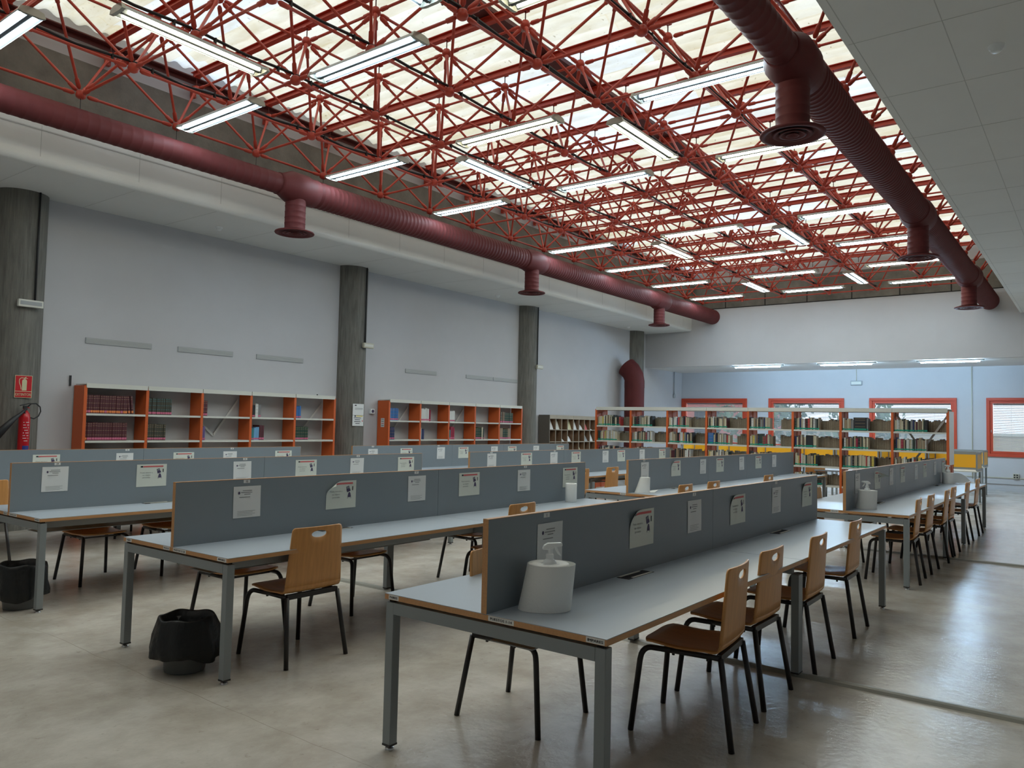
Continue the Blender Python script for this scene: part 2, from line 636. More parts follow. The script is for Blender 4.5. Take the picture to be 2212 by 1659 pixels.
# floor details
mb = MB()
for x in (2.50, 8.52):
    pts = [(x - .045, -4.5, 0.0), (x - .03, -4.5, .016), (x - .012, -4.5, .022), (x + .012, -4.5, .022), (x + .03, -4.5, .016), (x + .045, -4.5, 0.0)]
    mb2 = MB()
    mb2.prism(pts, (0, 8.6, 0), 'strip')
    tag(mb2.build('floor_strip'), 'rounded grey cable cover strip across the floor, ' + ('the near one starting under the front table' if x < 5 else 'the far one beside the second table row'), 'cable cover', 'floor cable covers')
struct(MB().box((XB, YW - .012, 0), (XF + 2.8, YW, .10), 'vent'), 'baseboard_left')
mb = MB()
mb.box((XW - .012, -2.05, 0), (XW, YW, .10), 'white')
struct(mb, 'baseboard_far')
mb = MB()
mb.box((XW - .03, -2.05, .20), (XW, 9.6, .30), 'white')
mb.box((XW - .022, -2.05, .36), (XW, 9.6, .385), 'ivory')
struct(mb, 'trim_3')

# ------------------------------------------------------------------ columns
for k, x in enumerate((1.685, 7.66, 13.56, 19.45)):
    mb = MB()
    mb.lathe([(.33, 0), (.33, ZC)], 'column', (x, 9.74, 0), 40)
    o = mb.build('concrete_column')
    tag(o, ['round board-marked concrete column with the extinguisher sign, leftmost', 'round concrete column with two white notices, between the two orange bookcases',
            'round concrete column between right orange bookcase and pigeonhole rack', 'round concrete column in the far left corner behind the maroon duct'][k], 'column', 'columns along the left wall', kind='structure')
    if k == 3: continue
    # vertical black conduit and light box
    a = -PI / 2 + .32
    cx, cy = x + .335 * math.cos(a), 9.74 + .335 * math.sin(a)
    t = thing('emergency_light', (x + .04 + (.12 if k else 0), 9.372, 3.05), 0,
              ['long pale emergency light box on the leftmost column', 'small ivory emergency light box on the second column', 'small pale emergency light box on the third column'][k], 'emergency light')
    wd = .155 if k == 0 else .13
    MB().box((-wd, -.03, -.05), (wd, .03, .05), 'ivory' if k else 'shelf').build('housing', t, bevel=.008)
    MB().box((-wd * .85, -.034, -.022), (wd * .85, -.03, .028), 'vent' if k == 0 else 'shelf').build('diffuser', t)
    MB().box((-wd * .9, .03, -.04), (wd * .5, .038, .04), 'lampbody').build('bracket', t)
    MB().tube([(cx - x - .04 - (.12 if k else 0), .03, .05), (cx - x - .04 - (.12 if k else 0), .03, 1.545)], .014, 'cable', 8).build('conduit', t)

# wall grilles
for k, (a, b) in enumerate([(2.606, 3.605), (4.04, 5.04), (5.506, 6.516), (9.197, 10.176), (11.195, 12.18), (12.215, 13.2)]):
    mb = MB()
    mb.box((a, YW - .012, 2.615), (b, YW, 2.70), 'vent')
    for i in range(4):
        mb.box((a + .01, YW - .016, 2.625 + i * .019), (b - .01, YW - .012, 2.634 + i * .019), 'seam')
    tag(mb.build('wall_grille'), ['grey slot grille high on left wall, leftmost of three over the first bookcase', 'grey slot grille high on left wall, middle of three over the first bookcase',
                                  'grey slot grille high on left wall, rightmost of three over the first bookcase', 'lone grey slot grille above the left end of the second bookcase',
                                  'grey slot grille over second bookcase, left one of the touching pair', 'grey slot grille over second bookcase, right one of the touching pair'][k], 'grille', 'slot grilles on the left wall')

# smoke detectors
for k, (x, y) in enumerate([(4.28, -1.55), (4.25, 9.0), (11.68, 9.19), (18.2, 9.25)]):
    mb = MB()
    mb.lathe([(0, -.055), (.028, -.055), (.038, -.045), (.04, -.03), (.052, -.025), (.058, 0)], 'plastic_w', (0, 0, 0), 24)
    o = mb.build('smoke_detector', loc=(x, y, ZC))
    tag(o, ['white smoke detector on the dark right ceiling', 'white smoke detector on left ceiling near the first column', 'white smoke detector on left ceiling before the third column', 'tiny smoke detector on left ceiling beside the farthest column'][k], 'smoke detector', 'smoke detectors')

# ------------------------------------------------------------------ windows
for k, (a, b) in enumerate(WIN):
    t = thing('window_%d' % (k + 1), (XW, (a + b) / 2, z0))
    tag(t, kind='structure')
    hw, h = (b - a) / 2, z1 - z0
    def ring(mb, y0, y1, zz0, zz1, wd, x0, x1, mt):
        mb.box((x0, y0, zz0), (x1, y1, zz0 + wd), mt)
        mb.box((x0, y0, zz1 - wd), (x1, y1, zz1), mt)
        mb.box((x0, y0, zz0 + wd), (x1, y0 + wd, zz1 - wd), mt)
        mb.box((x0, y1 - wd, zz0 + wd), (x1, y1, zz1 - wd), mt)
    mb = MB()
    ring(mb, -hw, hw, 0, h, .085, -.045, .16, 'redframe')
    ring(mb, -hw + .085, hw - .085, .085, h - .085, .07, -.015, .06, 'redframe')
    mb.build('frame', t, bevel=.006)
    MB().box((.02, -hw + .15, .15), (.03, hw - .15, h - .15), 'glass').build('glass', t)
    MB().tube([(-.03, hw - .12, h * .45), (-.06, hw - .12, h * .45), (-.06, hw - .12, h * .45 - .07)], .008, 'alu', 8).build('handle', t)
    mb = MB()
    n = int((h - .32) / .032)
    for i in range(n):
        z = .16 + i * .032
        mb.add([(.085, -hw + .16, z), (.085, hw - .16, z), (.103, hw - .16, z + .019), (.103, -hw + .16, z + .019)], [(0, 1, 2, 3)], 'slat')
    mb.box((.08, -hw + .155, h - .19), (.115, hw - .155, h - .155), 'slat')
    for yy in (-hw * .5, hw * .5):
        mb.box((.094, yy - .002, .16), (.096, yy + .002, h - .16), 'slat')
    mb.build('venetian_blind', t)

t = thing('added_door_1', (XW, -3.29, 0))  # unseen glazed door, added to cast a bright reflection on the floor
tag(t, kind='structure')
mb = MB()
for yy in (-1.21, -.04, 1.13):
    mb.box((-.03, yy, 0), (.08, yy + .08, 2.6), 'redframe')
mb.box((-.03, -1.21, 2.52), (.08, 1.21, 2.6), 'redframe')
mb.box((-.03, -1.21, 0), (.08, 1.21, .10), 'redframe')
mb.build('frame', t)
MB().box((.02, -1.17, .1), (.03, 1.17, 2.52), 'glass').build('glass', t)

# outside the windows
struct(MB().box((XW + .5, -60, -1.0), (90, 90, -.9), 'grass'), 'ground')
t = thing('brick_building', (37, 19, -.9), 0, 'reddish building outside behind the leftmost window', 'building')
MB().box((0, -6, 0), (8, 10, 6.5), 'brick').build('wall', t)
mb = MB()
for i in range(5):
    mb.box((-.05, -5 + i * 3, 2.0), (0.02, -3.6 + i * 3, 3.6), 'gap')
mb.build('dark_windows', t)
MB().box((-.3, -6.4, 6.5), (8.4, 10.4, 6.9), 'pale').build('roof', t)
t = thing('garden_wall', (34, 2, -.9), 0, 'pale sunlit wall outside seen through the right windows', 'wall')
MB().box((0, -22, 0), (.3, 9, 2.4), 'pale').build('wall_body', t)
MB().box((-.05, -22, 2.4), (.35, 9, 2.5), 'shelf').build('coping', t)
for k, (x, y, h) in enumerate([(30, 9.4, 3.6), (31, 5.6, 3.0), (29.5, -3.5, 3.4)]):
    t = thing('garden_tree', (x, y, -.9), 0, ['leafy tree outside the second window from the left', 'leafy tree outside the third window from the left', 'leafy tree outside the rightmost visible window'][k], 'tree', 'trees outside the windows')
    MB().tube([(0, 0, 0), (.1, .05, h * .5), (0, 0, h * .8)], [.14, .1, .05], 'bark', 8).build('trunk', t)
    mb = MB()
    for i in range(60):
        c = Vector((R.gauss(0, .7), R.gauss(0, .8), h * .8 + R.gauss(0, .55)))
        r = R.uniform(.18, .4)
        vs, fs = [], []
        for q in range(14):
            d = Vector((R.gauss(0, 1), R.gauss(0, 1), R.gauss(0, 1))).normalized()
            e = d.orthogonal().normalized() * r * .5
            g = d.cross(e).normalized() * r * .3
            p = c + d * r
            vs += [p - e, p + g, p + e, p - g]
            fs.append((q * 4, q * 4 + 1, q * 4 + 2, q * 4 + 3))
        mb.add(vs, fs, 'leaf')
    mb.build('foliage', t)

# ------------------------------------------------------------------ space frame
MX, MY = 1.2, 1.2234
ZL, ZU = 5.335, 6.197
I0, I1 = -5, 16
def XL(i): return 0.187 + MX * i
def YL(j): return 7.394 - MY * j


frame = thing('space_frame', (6.8, 3.75, ZL), 0, 'red tubular steel space frame filling the roof opening', 'roof truss')


def bar_mesh(name, vec):
    v = Vector(vec)
    L = v.length
    d = v.normalized()
    mb = MB()
    ts = [.075 / L, .10 / L, .19 / L, .20 / L, 1 - .20 / L, 1 - .19 / L, 1 - .10 / L, 1 - .075 / L]
    rs = [.014, .027, .024, .0165, .0165, .024, .027, .014]
    mb.tube([d * (L * t) for t in ts], rs, 'red', 7)
    o = mb.build(name)
    me = o.data
    bpy.data.objects.remove(o)
    return me


node_mb = MB()
node_mb.lathe([(0, -.045), (.03, -.045), (.052, -.03), (.060, 0), (.052, .03), (.04, .05), (0, .055)], 'red', n=10)
o = node_mb.build('node')
node_me = o.data
bpy.data.objects.remove(o)

bars = {'chord': [], 'diagonal': [], 'node_joint': []}
cx_me = bar_mesh('chord', (MX, 0, 0))
cy_me = bar_mesh('chord', (0, -MY, 0))
dg = {}
for sx in (-1, 1):
    for sy in (-1, 1):
        dg[(sx, sy)] = bar_mesh('diagonal', (sx * MX / 2, sy * MY / 2, ZU - ZL))
for i in range(I0, I1 + 1):
    for j in range(7):
        p = Vector((XL(i), YL(j), ZL))
        bars['node_joint'].append((p, node_me))
        if i < I1: bars['chord'].append((p, cx_me))
        if j < 6: bars['chord'].append((p, cy_me))
        for (sx, sy), me in dg.items():
            if i == I1 and sx > 0: continue
            bars['diagonal'].append((p, me))
for i in range(I0 - 1, I1):
    for j in range(-1, 7):
        p = Vector((XL(i + .5), YL(j + .5), ZU))
        bars['node_joint'].append((p, node_me))
        if i < I1 - 1: bars['chord'].append((p, cx_me))
        if j < 6: bars['chord'].append((p, cy_me))


def seen(p):
    d = p - CAM
    z = d.dot(_F)
    if z < .3: return False
    u = d.dot(_R) / z * 1684; v = d.dot(_U) / z * 1684
    return abs(u) < 1180 and abs(v) < 900


for nm, lst in bars.items():
    for q, (p, me) in enumerate(lst):
        pass
    def key(e):
        c = e[0]
        return (0 if seen(c) else 1, (c - CAM).length)
    lst.sort(key=key)
    for p, me in lst[:100]:
        o = bpy.data.objects.new(nm, me)
        COL.objects.link(o)
        o.parent = frame
        o.location = p - frame.location
    vs, fs, sm = [], [], []
    mb = MB()
    for p, me in lst[100:]:
        mb.add([v.co + p - frame.location for v in me.vertices], [tuple(f.vertices) for f in me.polygons], 'red', True)
    tag(mb.build({'chord': 'far_chords', 'diagonal': 'far_diagonals', 'node_joint': 'far_node_joints'}[nm], frame), kind='stuff')

# purlins (red I-beams) above every upper node row, each hung with short rods
for i in range(I0 - 1, I1 + 1):
    x = XL(i + .5)
    near = i in range(0, 12)
    t = thing('roof_beam', (x, 3.75, 6.36), 0, 'red steel roof beam spanning left to right, %s counted from the far end' % ORD[I1 - i], 'roof beam', 'red beams under the roof sheets')
    mb = MB()
    mb.box((-.04, YR + .02 - 3.75, .092), (.04, YF - .0 - 3.75, .10), 'red')
    mb.box((-.04, YR + .02 - 3.75, .02), (.04, YF - .0 - 3.75, .028), 'red')
    mb.box((-.005, YR + .02 - 3.75, .028), (.005, YF - .0 - 3.75, .092), 'red')
    mb.build('beam', t)
    for j in range(-1, 7):
        y = YL(j + .5) - 3.75
        mb = MB()
        mb.tube([(0, y, -.13), (0, y, .02)], .007, 'ridge', 6)
        mb.box((-.045, y - .03, .006), (.045, y + .03, .02), 'red')
        mb.build('hanger', t)
mb = MB()
mb.box((XB + .1, 3.56, 6.47), (XF, 3.94, 6.50), 'ridge')
mb.box((XB + .1, 3.56, 6.50), (XF, 3.575, 6.525), 'ridge')
mb.box((XB + .1, 3.925, 6.50), (XF, 3.94, 6.525), 'ridge')
tag(mb.build('ridge_gutter'), 'wide dark maroon gutter running along the middle of the roof', 'roof gutter')
for y, nm in ((YF - .05, 'left'), (YR + .05, 'right')):
    mb = MB()
    s_ = 1 if y > 3 else -1
    mb.box((XB + .1, y + s_ * .04, 6.30), (XF, y + s_ * .05, 6.36), 'ridge')
    mb.box((XB + .1, y - s_ * .05, 6.36), (XF, y + s_ * .04, 6.375), 'ridge')
    for i in range(I0, I1):
        mb.box((XL(i + .5) - .03, y - .0, 6.10), (XL(i + .5) + .03, y + s_ * .06, 6.26), 'red')
    tag(mb.build('edge_angle'), 'red steel angle along the %s edge of the roof opening' % nm, 'roof beam')

# black electric cables along the bottom chords
for j, dbl in ((1, 0), (2, 0), (3, 0), (4, 1), (5, 0)):
    mb = MB()
    for off in ((.05,) if not dbl else (.045, .085)):
        pth = []
        for i in range(I0, I1 + 1):
            pth.append((XL(i), YL(j) + off * .6, ZL + .085))
            if i < I1:
                pth.append((XL(i) + .6, YL(j) + off * .6 + R.uniform(-.01, .01), ZL + .070 - (0.03 if j == 1 else .012)))
        mb.tube(pth, .017 if not dbl else .020, 'cable', 6)
    for i in range(I0, I1):
        for q in (.22, .98):
            x = XL(i) + q * (1 if q < .5 else 1)
            mb.box((x - .007, YL(j) - .005, ZL + .01), (x + .007, YL(j) + off * .6 + .005, ZL + .08), 'cable')
    tag(mb.build('electric_cable'), 'black electric cable tied along the truss, %s line from the left wall' % ORD[j - 1] if not dbl else 'thick pair of black cables tied along the middle of the truss', 'cable', 'cables along the truss')

# ------------------------------------------------------------------ fluorescent lamps
def lamp(kind):
    t = thing('ceiling_lamp', (0, 0, 0))
    L = .75
    mb = MB()
    prof = [(-.115, 0), (-.095, .035), (-.04, .05), (.04, .05), (.095, .035), (.115, 0), (.107, 0), (.082, .028), (.030, .03), (.020, .004), (-.020, .004), (-.030, .03), (-.082, .028), (-.107, 0)]
    top = [(-.115, 0), (-.095, .035), (-.04, .05), (.04, .05), (.095, .035), (.115, 0), (.110, -.004), (.084, .029), (-.084, .029), (-.110, -.004)]
    mb.prism([(x, -L, z) for x, z in top], (0, 2 * L, 0), 'lampbody')
    mb.prism([(x, -L + .01, z - .0015) for x, z in ((.106, .001), (.084, .029), (-.084, .029), (-.106, .001), (-.082, .026), (-.030, .027), (-.020, -.004), (.020, -.004), (.030, .027), (.082, .026))], (0, 2 * L - .02, 0), 'lampinner_darkened')
    mb.build('housing', t)
    for s_ in (-1, 1):
        mb = MB()
        mb.tube([(s_ * .057, -L + .05, .005), (s_ * .057, L - .05, .005)], .0165, kind, 8)
        mb.build('tube', t)
    for s_ in (-1, 1):
        mb = MB()
        pr = [(-.119, -.006), (-.10, .04), (-.04, .056), (.04, .056), (.10, .04), (.119, -.006), (.07, -.016), (-.07, -.016)]
        mb.prism([(x, s_ * L, z) for x, z in pr], (0, s_ * .035, 0), 'lampcap')
        mb.build('end_cap', t)
    for s_ in (-1, 1):
        MB().tube([(0, s_ * .5, .05), (0, s_ * .5, .09)], .01, 'lampcap', 6).build('hanger', t)
    return t


cool0, warm0 = lamp('cool'), lamp('warm')
used_l = {}
LY = {(0, 0): 'c', (2, 0): 'c', (4, 0): 'c', (6, 0): 'c', (9, 0): 'c', (11, 0): 'c', (13, 0): 'c', (15, 0): 'c',
      (0, 1): 'w', (2, 1): 'c', (4, 1): 'w', (6, 1): 'c', (9, 1): 'w', (11, 1): 'w', (13, 1): 'w', (15, 1): 'c',
      (2, 2): 'w', (4, 2): 'c', (6, 2): 'w', (9, 2): 'c', (11, 2): 'c', (13, 2): 'w', (15, 2): 'c'}
LYY = (6.44, 3.80, 1.20)
LX = [(1.39, 4.95, 'w', 'warm lengthwise twin-tube lamp, first of its line, upper left'), (6.2, 4.95, 'c', 'bluish lengthwise twin-tube lamp hanging above the second column'),
      (12.2, 4.95, 'w', 'warm lengthwise twin-tube lamp, third of the left lengthwise line'), (17.1, 4.95, 'c', 'bluish lengthwise twin-tube lamp, farthest of the left lengthwise line'),
      (1.40, 2.50, 'c', 'bluish lengthwise lamp cut by the top edge'), (6.2, 2.50, 'w', 'warm lengthwise twin-tube lamp beside the dark roof gutter'),
      (12.2, 2.50, 'c', 'bluish lengthwise lamp, third of the right lengthwise line'), (17.1, 2.50, 'c', 'bluish lengthwise lamp, farthest of the right lengthwise line')]
first = {'c': True, 'w': True}


def put_lamp(k, x, y, rz, label, grp):
    src = cool0 if k == 'c' else warm0
    if first[k]:
        first[k] = False
        o = src
    else:
        o = copy_tree(src)
    o.location = (x, y, 5.255)
    o.rotation_euler = (0, 0, rz)
    tag(o, label, 'ceiling lamp', grp)


rown = ['left', 'middle', 'right']
order = {}
todo = []
for (i, r), k in sorted(LY.items()):
    order[r] = order.get(r, -1) + 1
    col = 'bluish' if k == 'c' else 'warm white'
    n = order[r] + (1 if r == 2 else 0)
    todo.append((k, XL(i), LYY[r], 0, '%s twin-tube lamp set crosswise under the truss, %s in the %s row' % (col, ORD[order[r]], rown[r]), 'crosswise truss lamps'))
for x, y, k, lb in LX:
    todo.append((k, x, y, -PI / 2, lb, 'lengthwise truss lamps'))
for i, k in ((-3, 'c'), (-3, 'w')):
    pass
# the first to be placed move the prototypes; the others are copies made before they move
rest = todo[:]
for a in rest:
    k = a[0]
    if not first[k]:
        put_lamp(*a)
    else:
        hold = a
        src = cool0 if k == 'c' else warm0
        first[k] = False
        used_l[k] = a
for k, a in used_l.items():
    src = cool0 if k == 'c' else warm0
    src.location = (a[1], a[2], 5.255)
    src.rotation_euler = (0, 0, a[3])
    tag(src, a[4], 'ceiling lamp', a[5])

# bare batten tubes under the soffit by the windows
for k, y in enumerate((6.06, 3.54, 0.97, -1.6)):
    if k == 3: continue
    t = thing('batten_lamp', (20.40, y, ZS), 0, 'bright white batten lamp under the far soffit, %s' % ['leftmost', 'middle', 'rightmost'][k], 'ceiling lamp', 'batten lamps under the far soffit')
    MB().box((-.03, -.78, -.04), (.03, .78, 0), 'lampbody').build('housing', t)
    MB().tube([(-.01, -.68, -.06), (-.01, .68, -.06)], .016, 'batten', 8).build('tube', t)

# ------------------------------------------------------------------ ventilation ducts
ZD = 5.01


def ribbed(x0, x1, r, pitch, depth):
    """profile of a spiral duct from x0 to x1"""
    pr = []
    x = x0
    while x < x1 - pitch:
        pr += [(x, r), (x + pitch * .72, r), (x + pitch * .80, r + depth), (x + pitch * .92, r + depth)]
        x += pitch
    pr += [(x1, r)]
    return pr


def duct(y, drops, name_lbl, side, ZD):
    t = thing('ventilation_duct', (0, y, ZD), 0, name_lbl, 'duct')
    segs = []
    rr0 = [.150, .200, .208, .222]
    xs = [XB] + drops + [XF + .02]
    for k in range(4):
        a = xs[k] + (.32 if k else 0)
        b = xs[k + 1] - (.32 if k < 3 else 0)
        mb = MB()
        pr = ribbed(a, b, rr0[k], .088, .0055) if k else ribbed(a, b, rr0[k], .13, .0025)
        n = 28
        vs = []
        for x, r in pr:
            for q in range(n):
                tt = 2 * PI * q / n
                vs.append((x, r * math.cos(tt), r * math.sin(tt)))
        fs = [(i * n + q, i * n + (q + 1) % n, (i + 1) * n + (q + 1) % n, (i + 1) * n + q) for i in range(len(pr) - 1) for q in range(n)]
        mb.add(vs, fs, 'maroon', True)
        mb.build('duct_section', t)
    for k, x in enumerate(drops):
        mb = MB()
        r0, r1 = rr0[k], rr0[k + 1]
        R_ = max(r0, r1) + .035
        pr = [(x - .33, r0 - .02), (x - .33, r0 + .012), (x - .28, r0 + .012), (x - .12, R_), (x + .14, R_), (x + .22, r1 + .012), (x + .33, r1 + .012), (x + .33, r1 - .02)]
        vs = []
        n = 28
        for xx, r in pr:
            for q in range(n):
                tt = 2 * PI * q / n
                vs.append((xx, r * math.cos(tt), r * math.sin(tt)))
        fs = [(i * n + q, i * n + (q + 1) % n, (i + 1) * n + (q + 1) % n, (i + 1) * n + q) for i in range(len(pr) - 1) for q in range(n)]
        mb.add(vs, fs, 'maroon', True)
        mb.build('tee_fitting', t)
        zb = side - ZD
        mb = MB()
        pz = [(.150, -.10)]
        z = -.12
        while z > zb + .05:
            pz += [(.150, z), (.150, z - .06), (.153, z - .065), (.153, z - .075)]
            z -= .085
        pz.append((.150, zb + .02))
        mb.lathe(pz, 'maroon', (x, 0, 0), 28)
        mb.build('drop_pipe', t)
        mb = MB()
        mb.lathe([(.150, zb + .02), (.283, zb + .012), (.29, zb), (.283, zb - .012), (.245, zb - .014), (.205, zb + .02), (.18, zb + .022)], 'maroon', (x, 0, 0), 36)
        for r_, z_ in ((.18, -.004), (.12, -.008), (.06, -.012)):
            mb.lathe([(r_ - .055 if r_ > .06 else 0, zb + .03), (r_ * .9, zb + z_ + .012), (r_, zb + z_), (r_ * .85, zb + z_ - .002), (r_ - .06 if r_ > .06 else 0, zb + .024)], 'maroon', (x, 0, 0), 36)
        mb.lathe([(0, zb + .035), (.205, zb + .035)], 'maroon_dk', (x, 0, 0), 24)
        mb.build('ceiling_diffuser', t)
    for i in range(I0, I1 + 1):
        if abs(XL(i)) > 99: continue
        x = XL(i)
        mb = MB()
        mb.tube([(x, 0, .14), (x, 0, ZL - ZD - .04)], .004, 'cable', 5)
        mb.build('hanger_wire', t)
    return t


duct(7.394, [4.49, 10.56, 16.52], 'long maroon round duct below the left edge of the truss', 4.34, 5.01)
duct(0.054, [4.41, 10.56, 16.40], 'long maroon round duct below the right edge of the truss', 4.27, 4.945)
# vertical duct in the far corner
t = thing('vertical_duct', (18.50, 9.18, 0), 0, 'short thick maroon duct rising beside the farthest column', 'duct')
mb = MB()
mb.lathe([(.30, 0), (.30, 2.75)], 'maroon', n=28)
mb.build('riser', t)
mb = MB()
n = 28
vs = []
for s_, (yy, zz, tilt) in enumerate([(0, 2.75, 0), (0, 2.95, 0), (.02, 3.08, .45), (.12, 3.26, .75), (.28, 3.40, .85)]):
    for q in range(n):
        tt = 2 * PI * q / n
        a, b = .305 * math.cos(tt), .305 * math.sin(tt)
        vs.append((a, yy + b * math.cos(tilt), zz - b * math.sin(tilt)))
fs = [(i * n + q, i * n + (q + 1) % n, (i + 1) * n + (q + 1) % n, (i + 1) * n + q) for i in range(4) for q in range(n)]
mb.add(vs, fs, 'maroon', True)
mb.build('elbow', t)

# ------------------------------------------------------------------ desks
TW = 1.2335
TZ = .74
ML, MM, S = 2.4824, 1.61, 2.577
RY = [0, S, 2 * S, 3 * S]


def desk(name_lbl, x0, y0, mods, stickers, nums):
    t = thing('reading_table', (x0, y0, 0), 0, name_lbl, 'table', 'long study tables with partitions')
    hw = TW / 2
    x = 0
    for k, L in enumerate(mods):
        a, b = x + (.0015 if k else 0), x + L - (.0015 if k < len(mods) - 1 else 0)
        mb = MB()
        mb.box((a, -hw, TZ - .027), (b, hw, TZ - .003), 'beech')
        mb.box((a + .001, -hw + .001, TZ - .003), (b - .001, hw - .001, TZ), 'laminate')
        mb.build('tabletop', t)
        mb = MB()
        mb.box((a, -.0145, TZ), (b, .0145, TZ + .408), 'part')
        mb.box((a, -.015, TZ + .408), (b, .015, TZ + .411), 'beech')
        if k == 0: mb.box((a - .0015, -.015, TZ), (a + .0005, .015, TZ + .411), 'beech')
        if k == len(mods) - 1: mb.box((b - .0005, -.015, TZ), (b + .0015, .015, TZ + .411), 'beech')
        mb.build('partition_panel', t)
        # power boxes
        if L > 2:
            for s_ in (-1, 1):
                mb = MB()
                cx = x + L / 2 + .03
                y1_, y2_ = s_ * .028, s_ * .105
                mb.box((cx - .15, y1_, TZ), (cx + .15, y2_, TZ + .0015), 'ink')
                mb.box((cx - .13, y1_, TZ + .0015), (cx + .10, y1_ + s_ * .014, TZ + .004), 'shelf')
                mb.box((cx - .10, y2_ - s_ * .014, TZ + .0015), (cx + .13, y2_, TZ + .004), 'shelf')
                mb.build('power_box', t)
        # side rails and tray
        for s_ in (-1, 1):
            MB().box((x + .05, s_ * (hw - .14), .645), (x + L - .05, s_ * (hw - .18), .70), 'frame').build('side_rail', t)
        MB().box((x + .2, -.12, .56), (x + L - .2, .12, .565), 'frame').build('cable_tray', t)
        x += L
    T = x
    def legs(lx0, lx1, end):
        for s_ in (-1, 1):
            y1_, y2_ = s_ * (hw - .006), s_ * (hw - .056)
            lg = MB().box((lx0, y1_, .028), (lx1, y2_, .70 if end else .645), 'frame').build('leg', t, bevel=.003)
            cx, cy = (lx0 + lx1) / 2, (y1_ + y2_) / 2
            f = MB()
            f.box((lx0 - .001, y1_, .020), (lx1 + .001, y2_, .029), 'foot')
            f.lathe([(.008, .02), (.008, .012), (.02, .010), (.021, 0)], 'alu', (cx, cy, 0), 16)
            f.build('foot', lg)
        MB().box((lx0 + (.0 if end else .015), -hw + .056, .645), (lx1 - (.0 if end else .015), hw - .056, .70), 'frame').build('cross_rail', t)
        for s_ in (-1, 1):
            MB().box((lx0 + .01, s_ * (hw - .02), .70), (lx1 - .01, s_ * (hw - .05), .7135), 'gap').build('spacer', t)
    legs(.004, .054, True)
    x = 0
    for L in mods[:-1]:
        x += L
        legs(x - .04, x + .04, False)
    legs(T - .054, T - .004, True)
    # end labels
    for txt, yc, wd, bold in stickers:
        mb = MB()
        mb.box((-.0008, yc - wd / 2, TZ - .0255), (0.0002, yc + wd / 2, TZ - .0035), 'paper')
        sz = .0155
        vs, _ = text_mesh(txt)
        w0 = max(v[0] for v in vs) - min(v[0] for v in vs)
        wide = min(1.25, (wd * .86) / (w0 * sz))
        put_text(mb, txt, sz, lambda a, b: (-.0016, yc - a, TZ - .0195 + b), 'ink', wide, bold=.0005)
        mb.build('edge_label', t)
    for xc, txt in nums:
        mb = MB()
        mb.box((xc - .025, -.0152, TZ + .383), (xc + .025, -.0145, TZ + .405), 'paper')
        put_text(mb, txt, .020, lambda a, b: (xc + a, -.0158, TZ + .387 + b), 'ink', 1.0, bold=.0006)
        mb.build('seat_number', t)
    return t


d1 = desk('front grey table nearest the camera, labelled PUESTOS 1-14, with spray bottle and four chairs', 0, RY[0], [ML, ML],
          [('PARES', .557, .066, 1), ('PUESTOS 1-14', -.095, .139, 1), ('IMPARES', -.565, .085, 1)], [(.45, '1'), (2.17, '3'), (3.80, '5')])
d2 = desk('grey table second from the front, with a black-bagged bin at its end', .017, RY[1], [ML, ML],
          [('PARES', .545, .072, 1), ('SALA B', .065, .075, 1), ('PUESTOS 15-28', -.09, .15, 1), ('IMPARES', -.555, .095, 1)], [(.52, '15'), (2.2, '17'), (3.8, '19')])
d3 = desk('grey table third from the front, near end at the left edge of the view', .028, RY[2], [ML, ML],
          [('PARES', .545, .072, 1), ('SALA B', .065, .075, 1), ('PUESTOS 29-42', -.09, .15, 1), ('IMPARES', -.555, .09, 1)], [(.36, '29'), (2.24, '31'), (3.83, '33')])
d4 = desk('grey table nearest the left wall, cut by the left edge of the view', .031, RY[3], [ML, ML], [('PUESTOS 43-56', -.09, .15, 1)], [(2.27, '45'), (3.77, '47')])
MODS2 = [ML, MM, ML]
d5 = desk('long far table beside the right aisle, in line with the front table', 6.005, RY[0], MODS2, [('SALA B', .10, .08, 1)], [(.45, '71')])
d6 = desk('long far table with a draped paper roll at near end, in second line', 6.011, RY[1], MODS2, [('SALA B', .06, .08, 1)], [(.42, '85')])
d7 = desk('long far table in line with the third table', 5.992, RY[2], MODS2, [], [(.5, '99'), (2.2, '101')])
d8 = desk('long far table nearest the orange wall bookcases', 6.044, RY[3], MODS2, [], [(.45, '113'), (2.1, '115')])
# shared meshes are not needed between desks: each has its own stickers


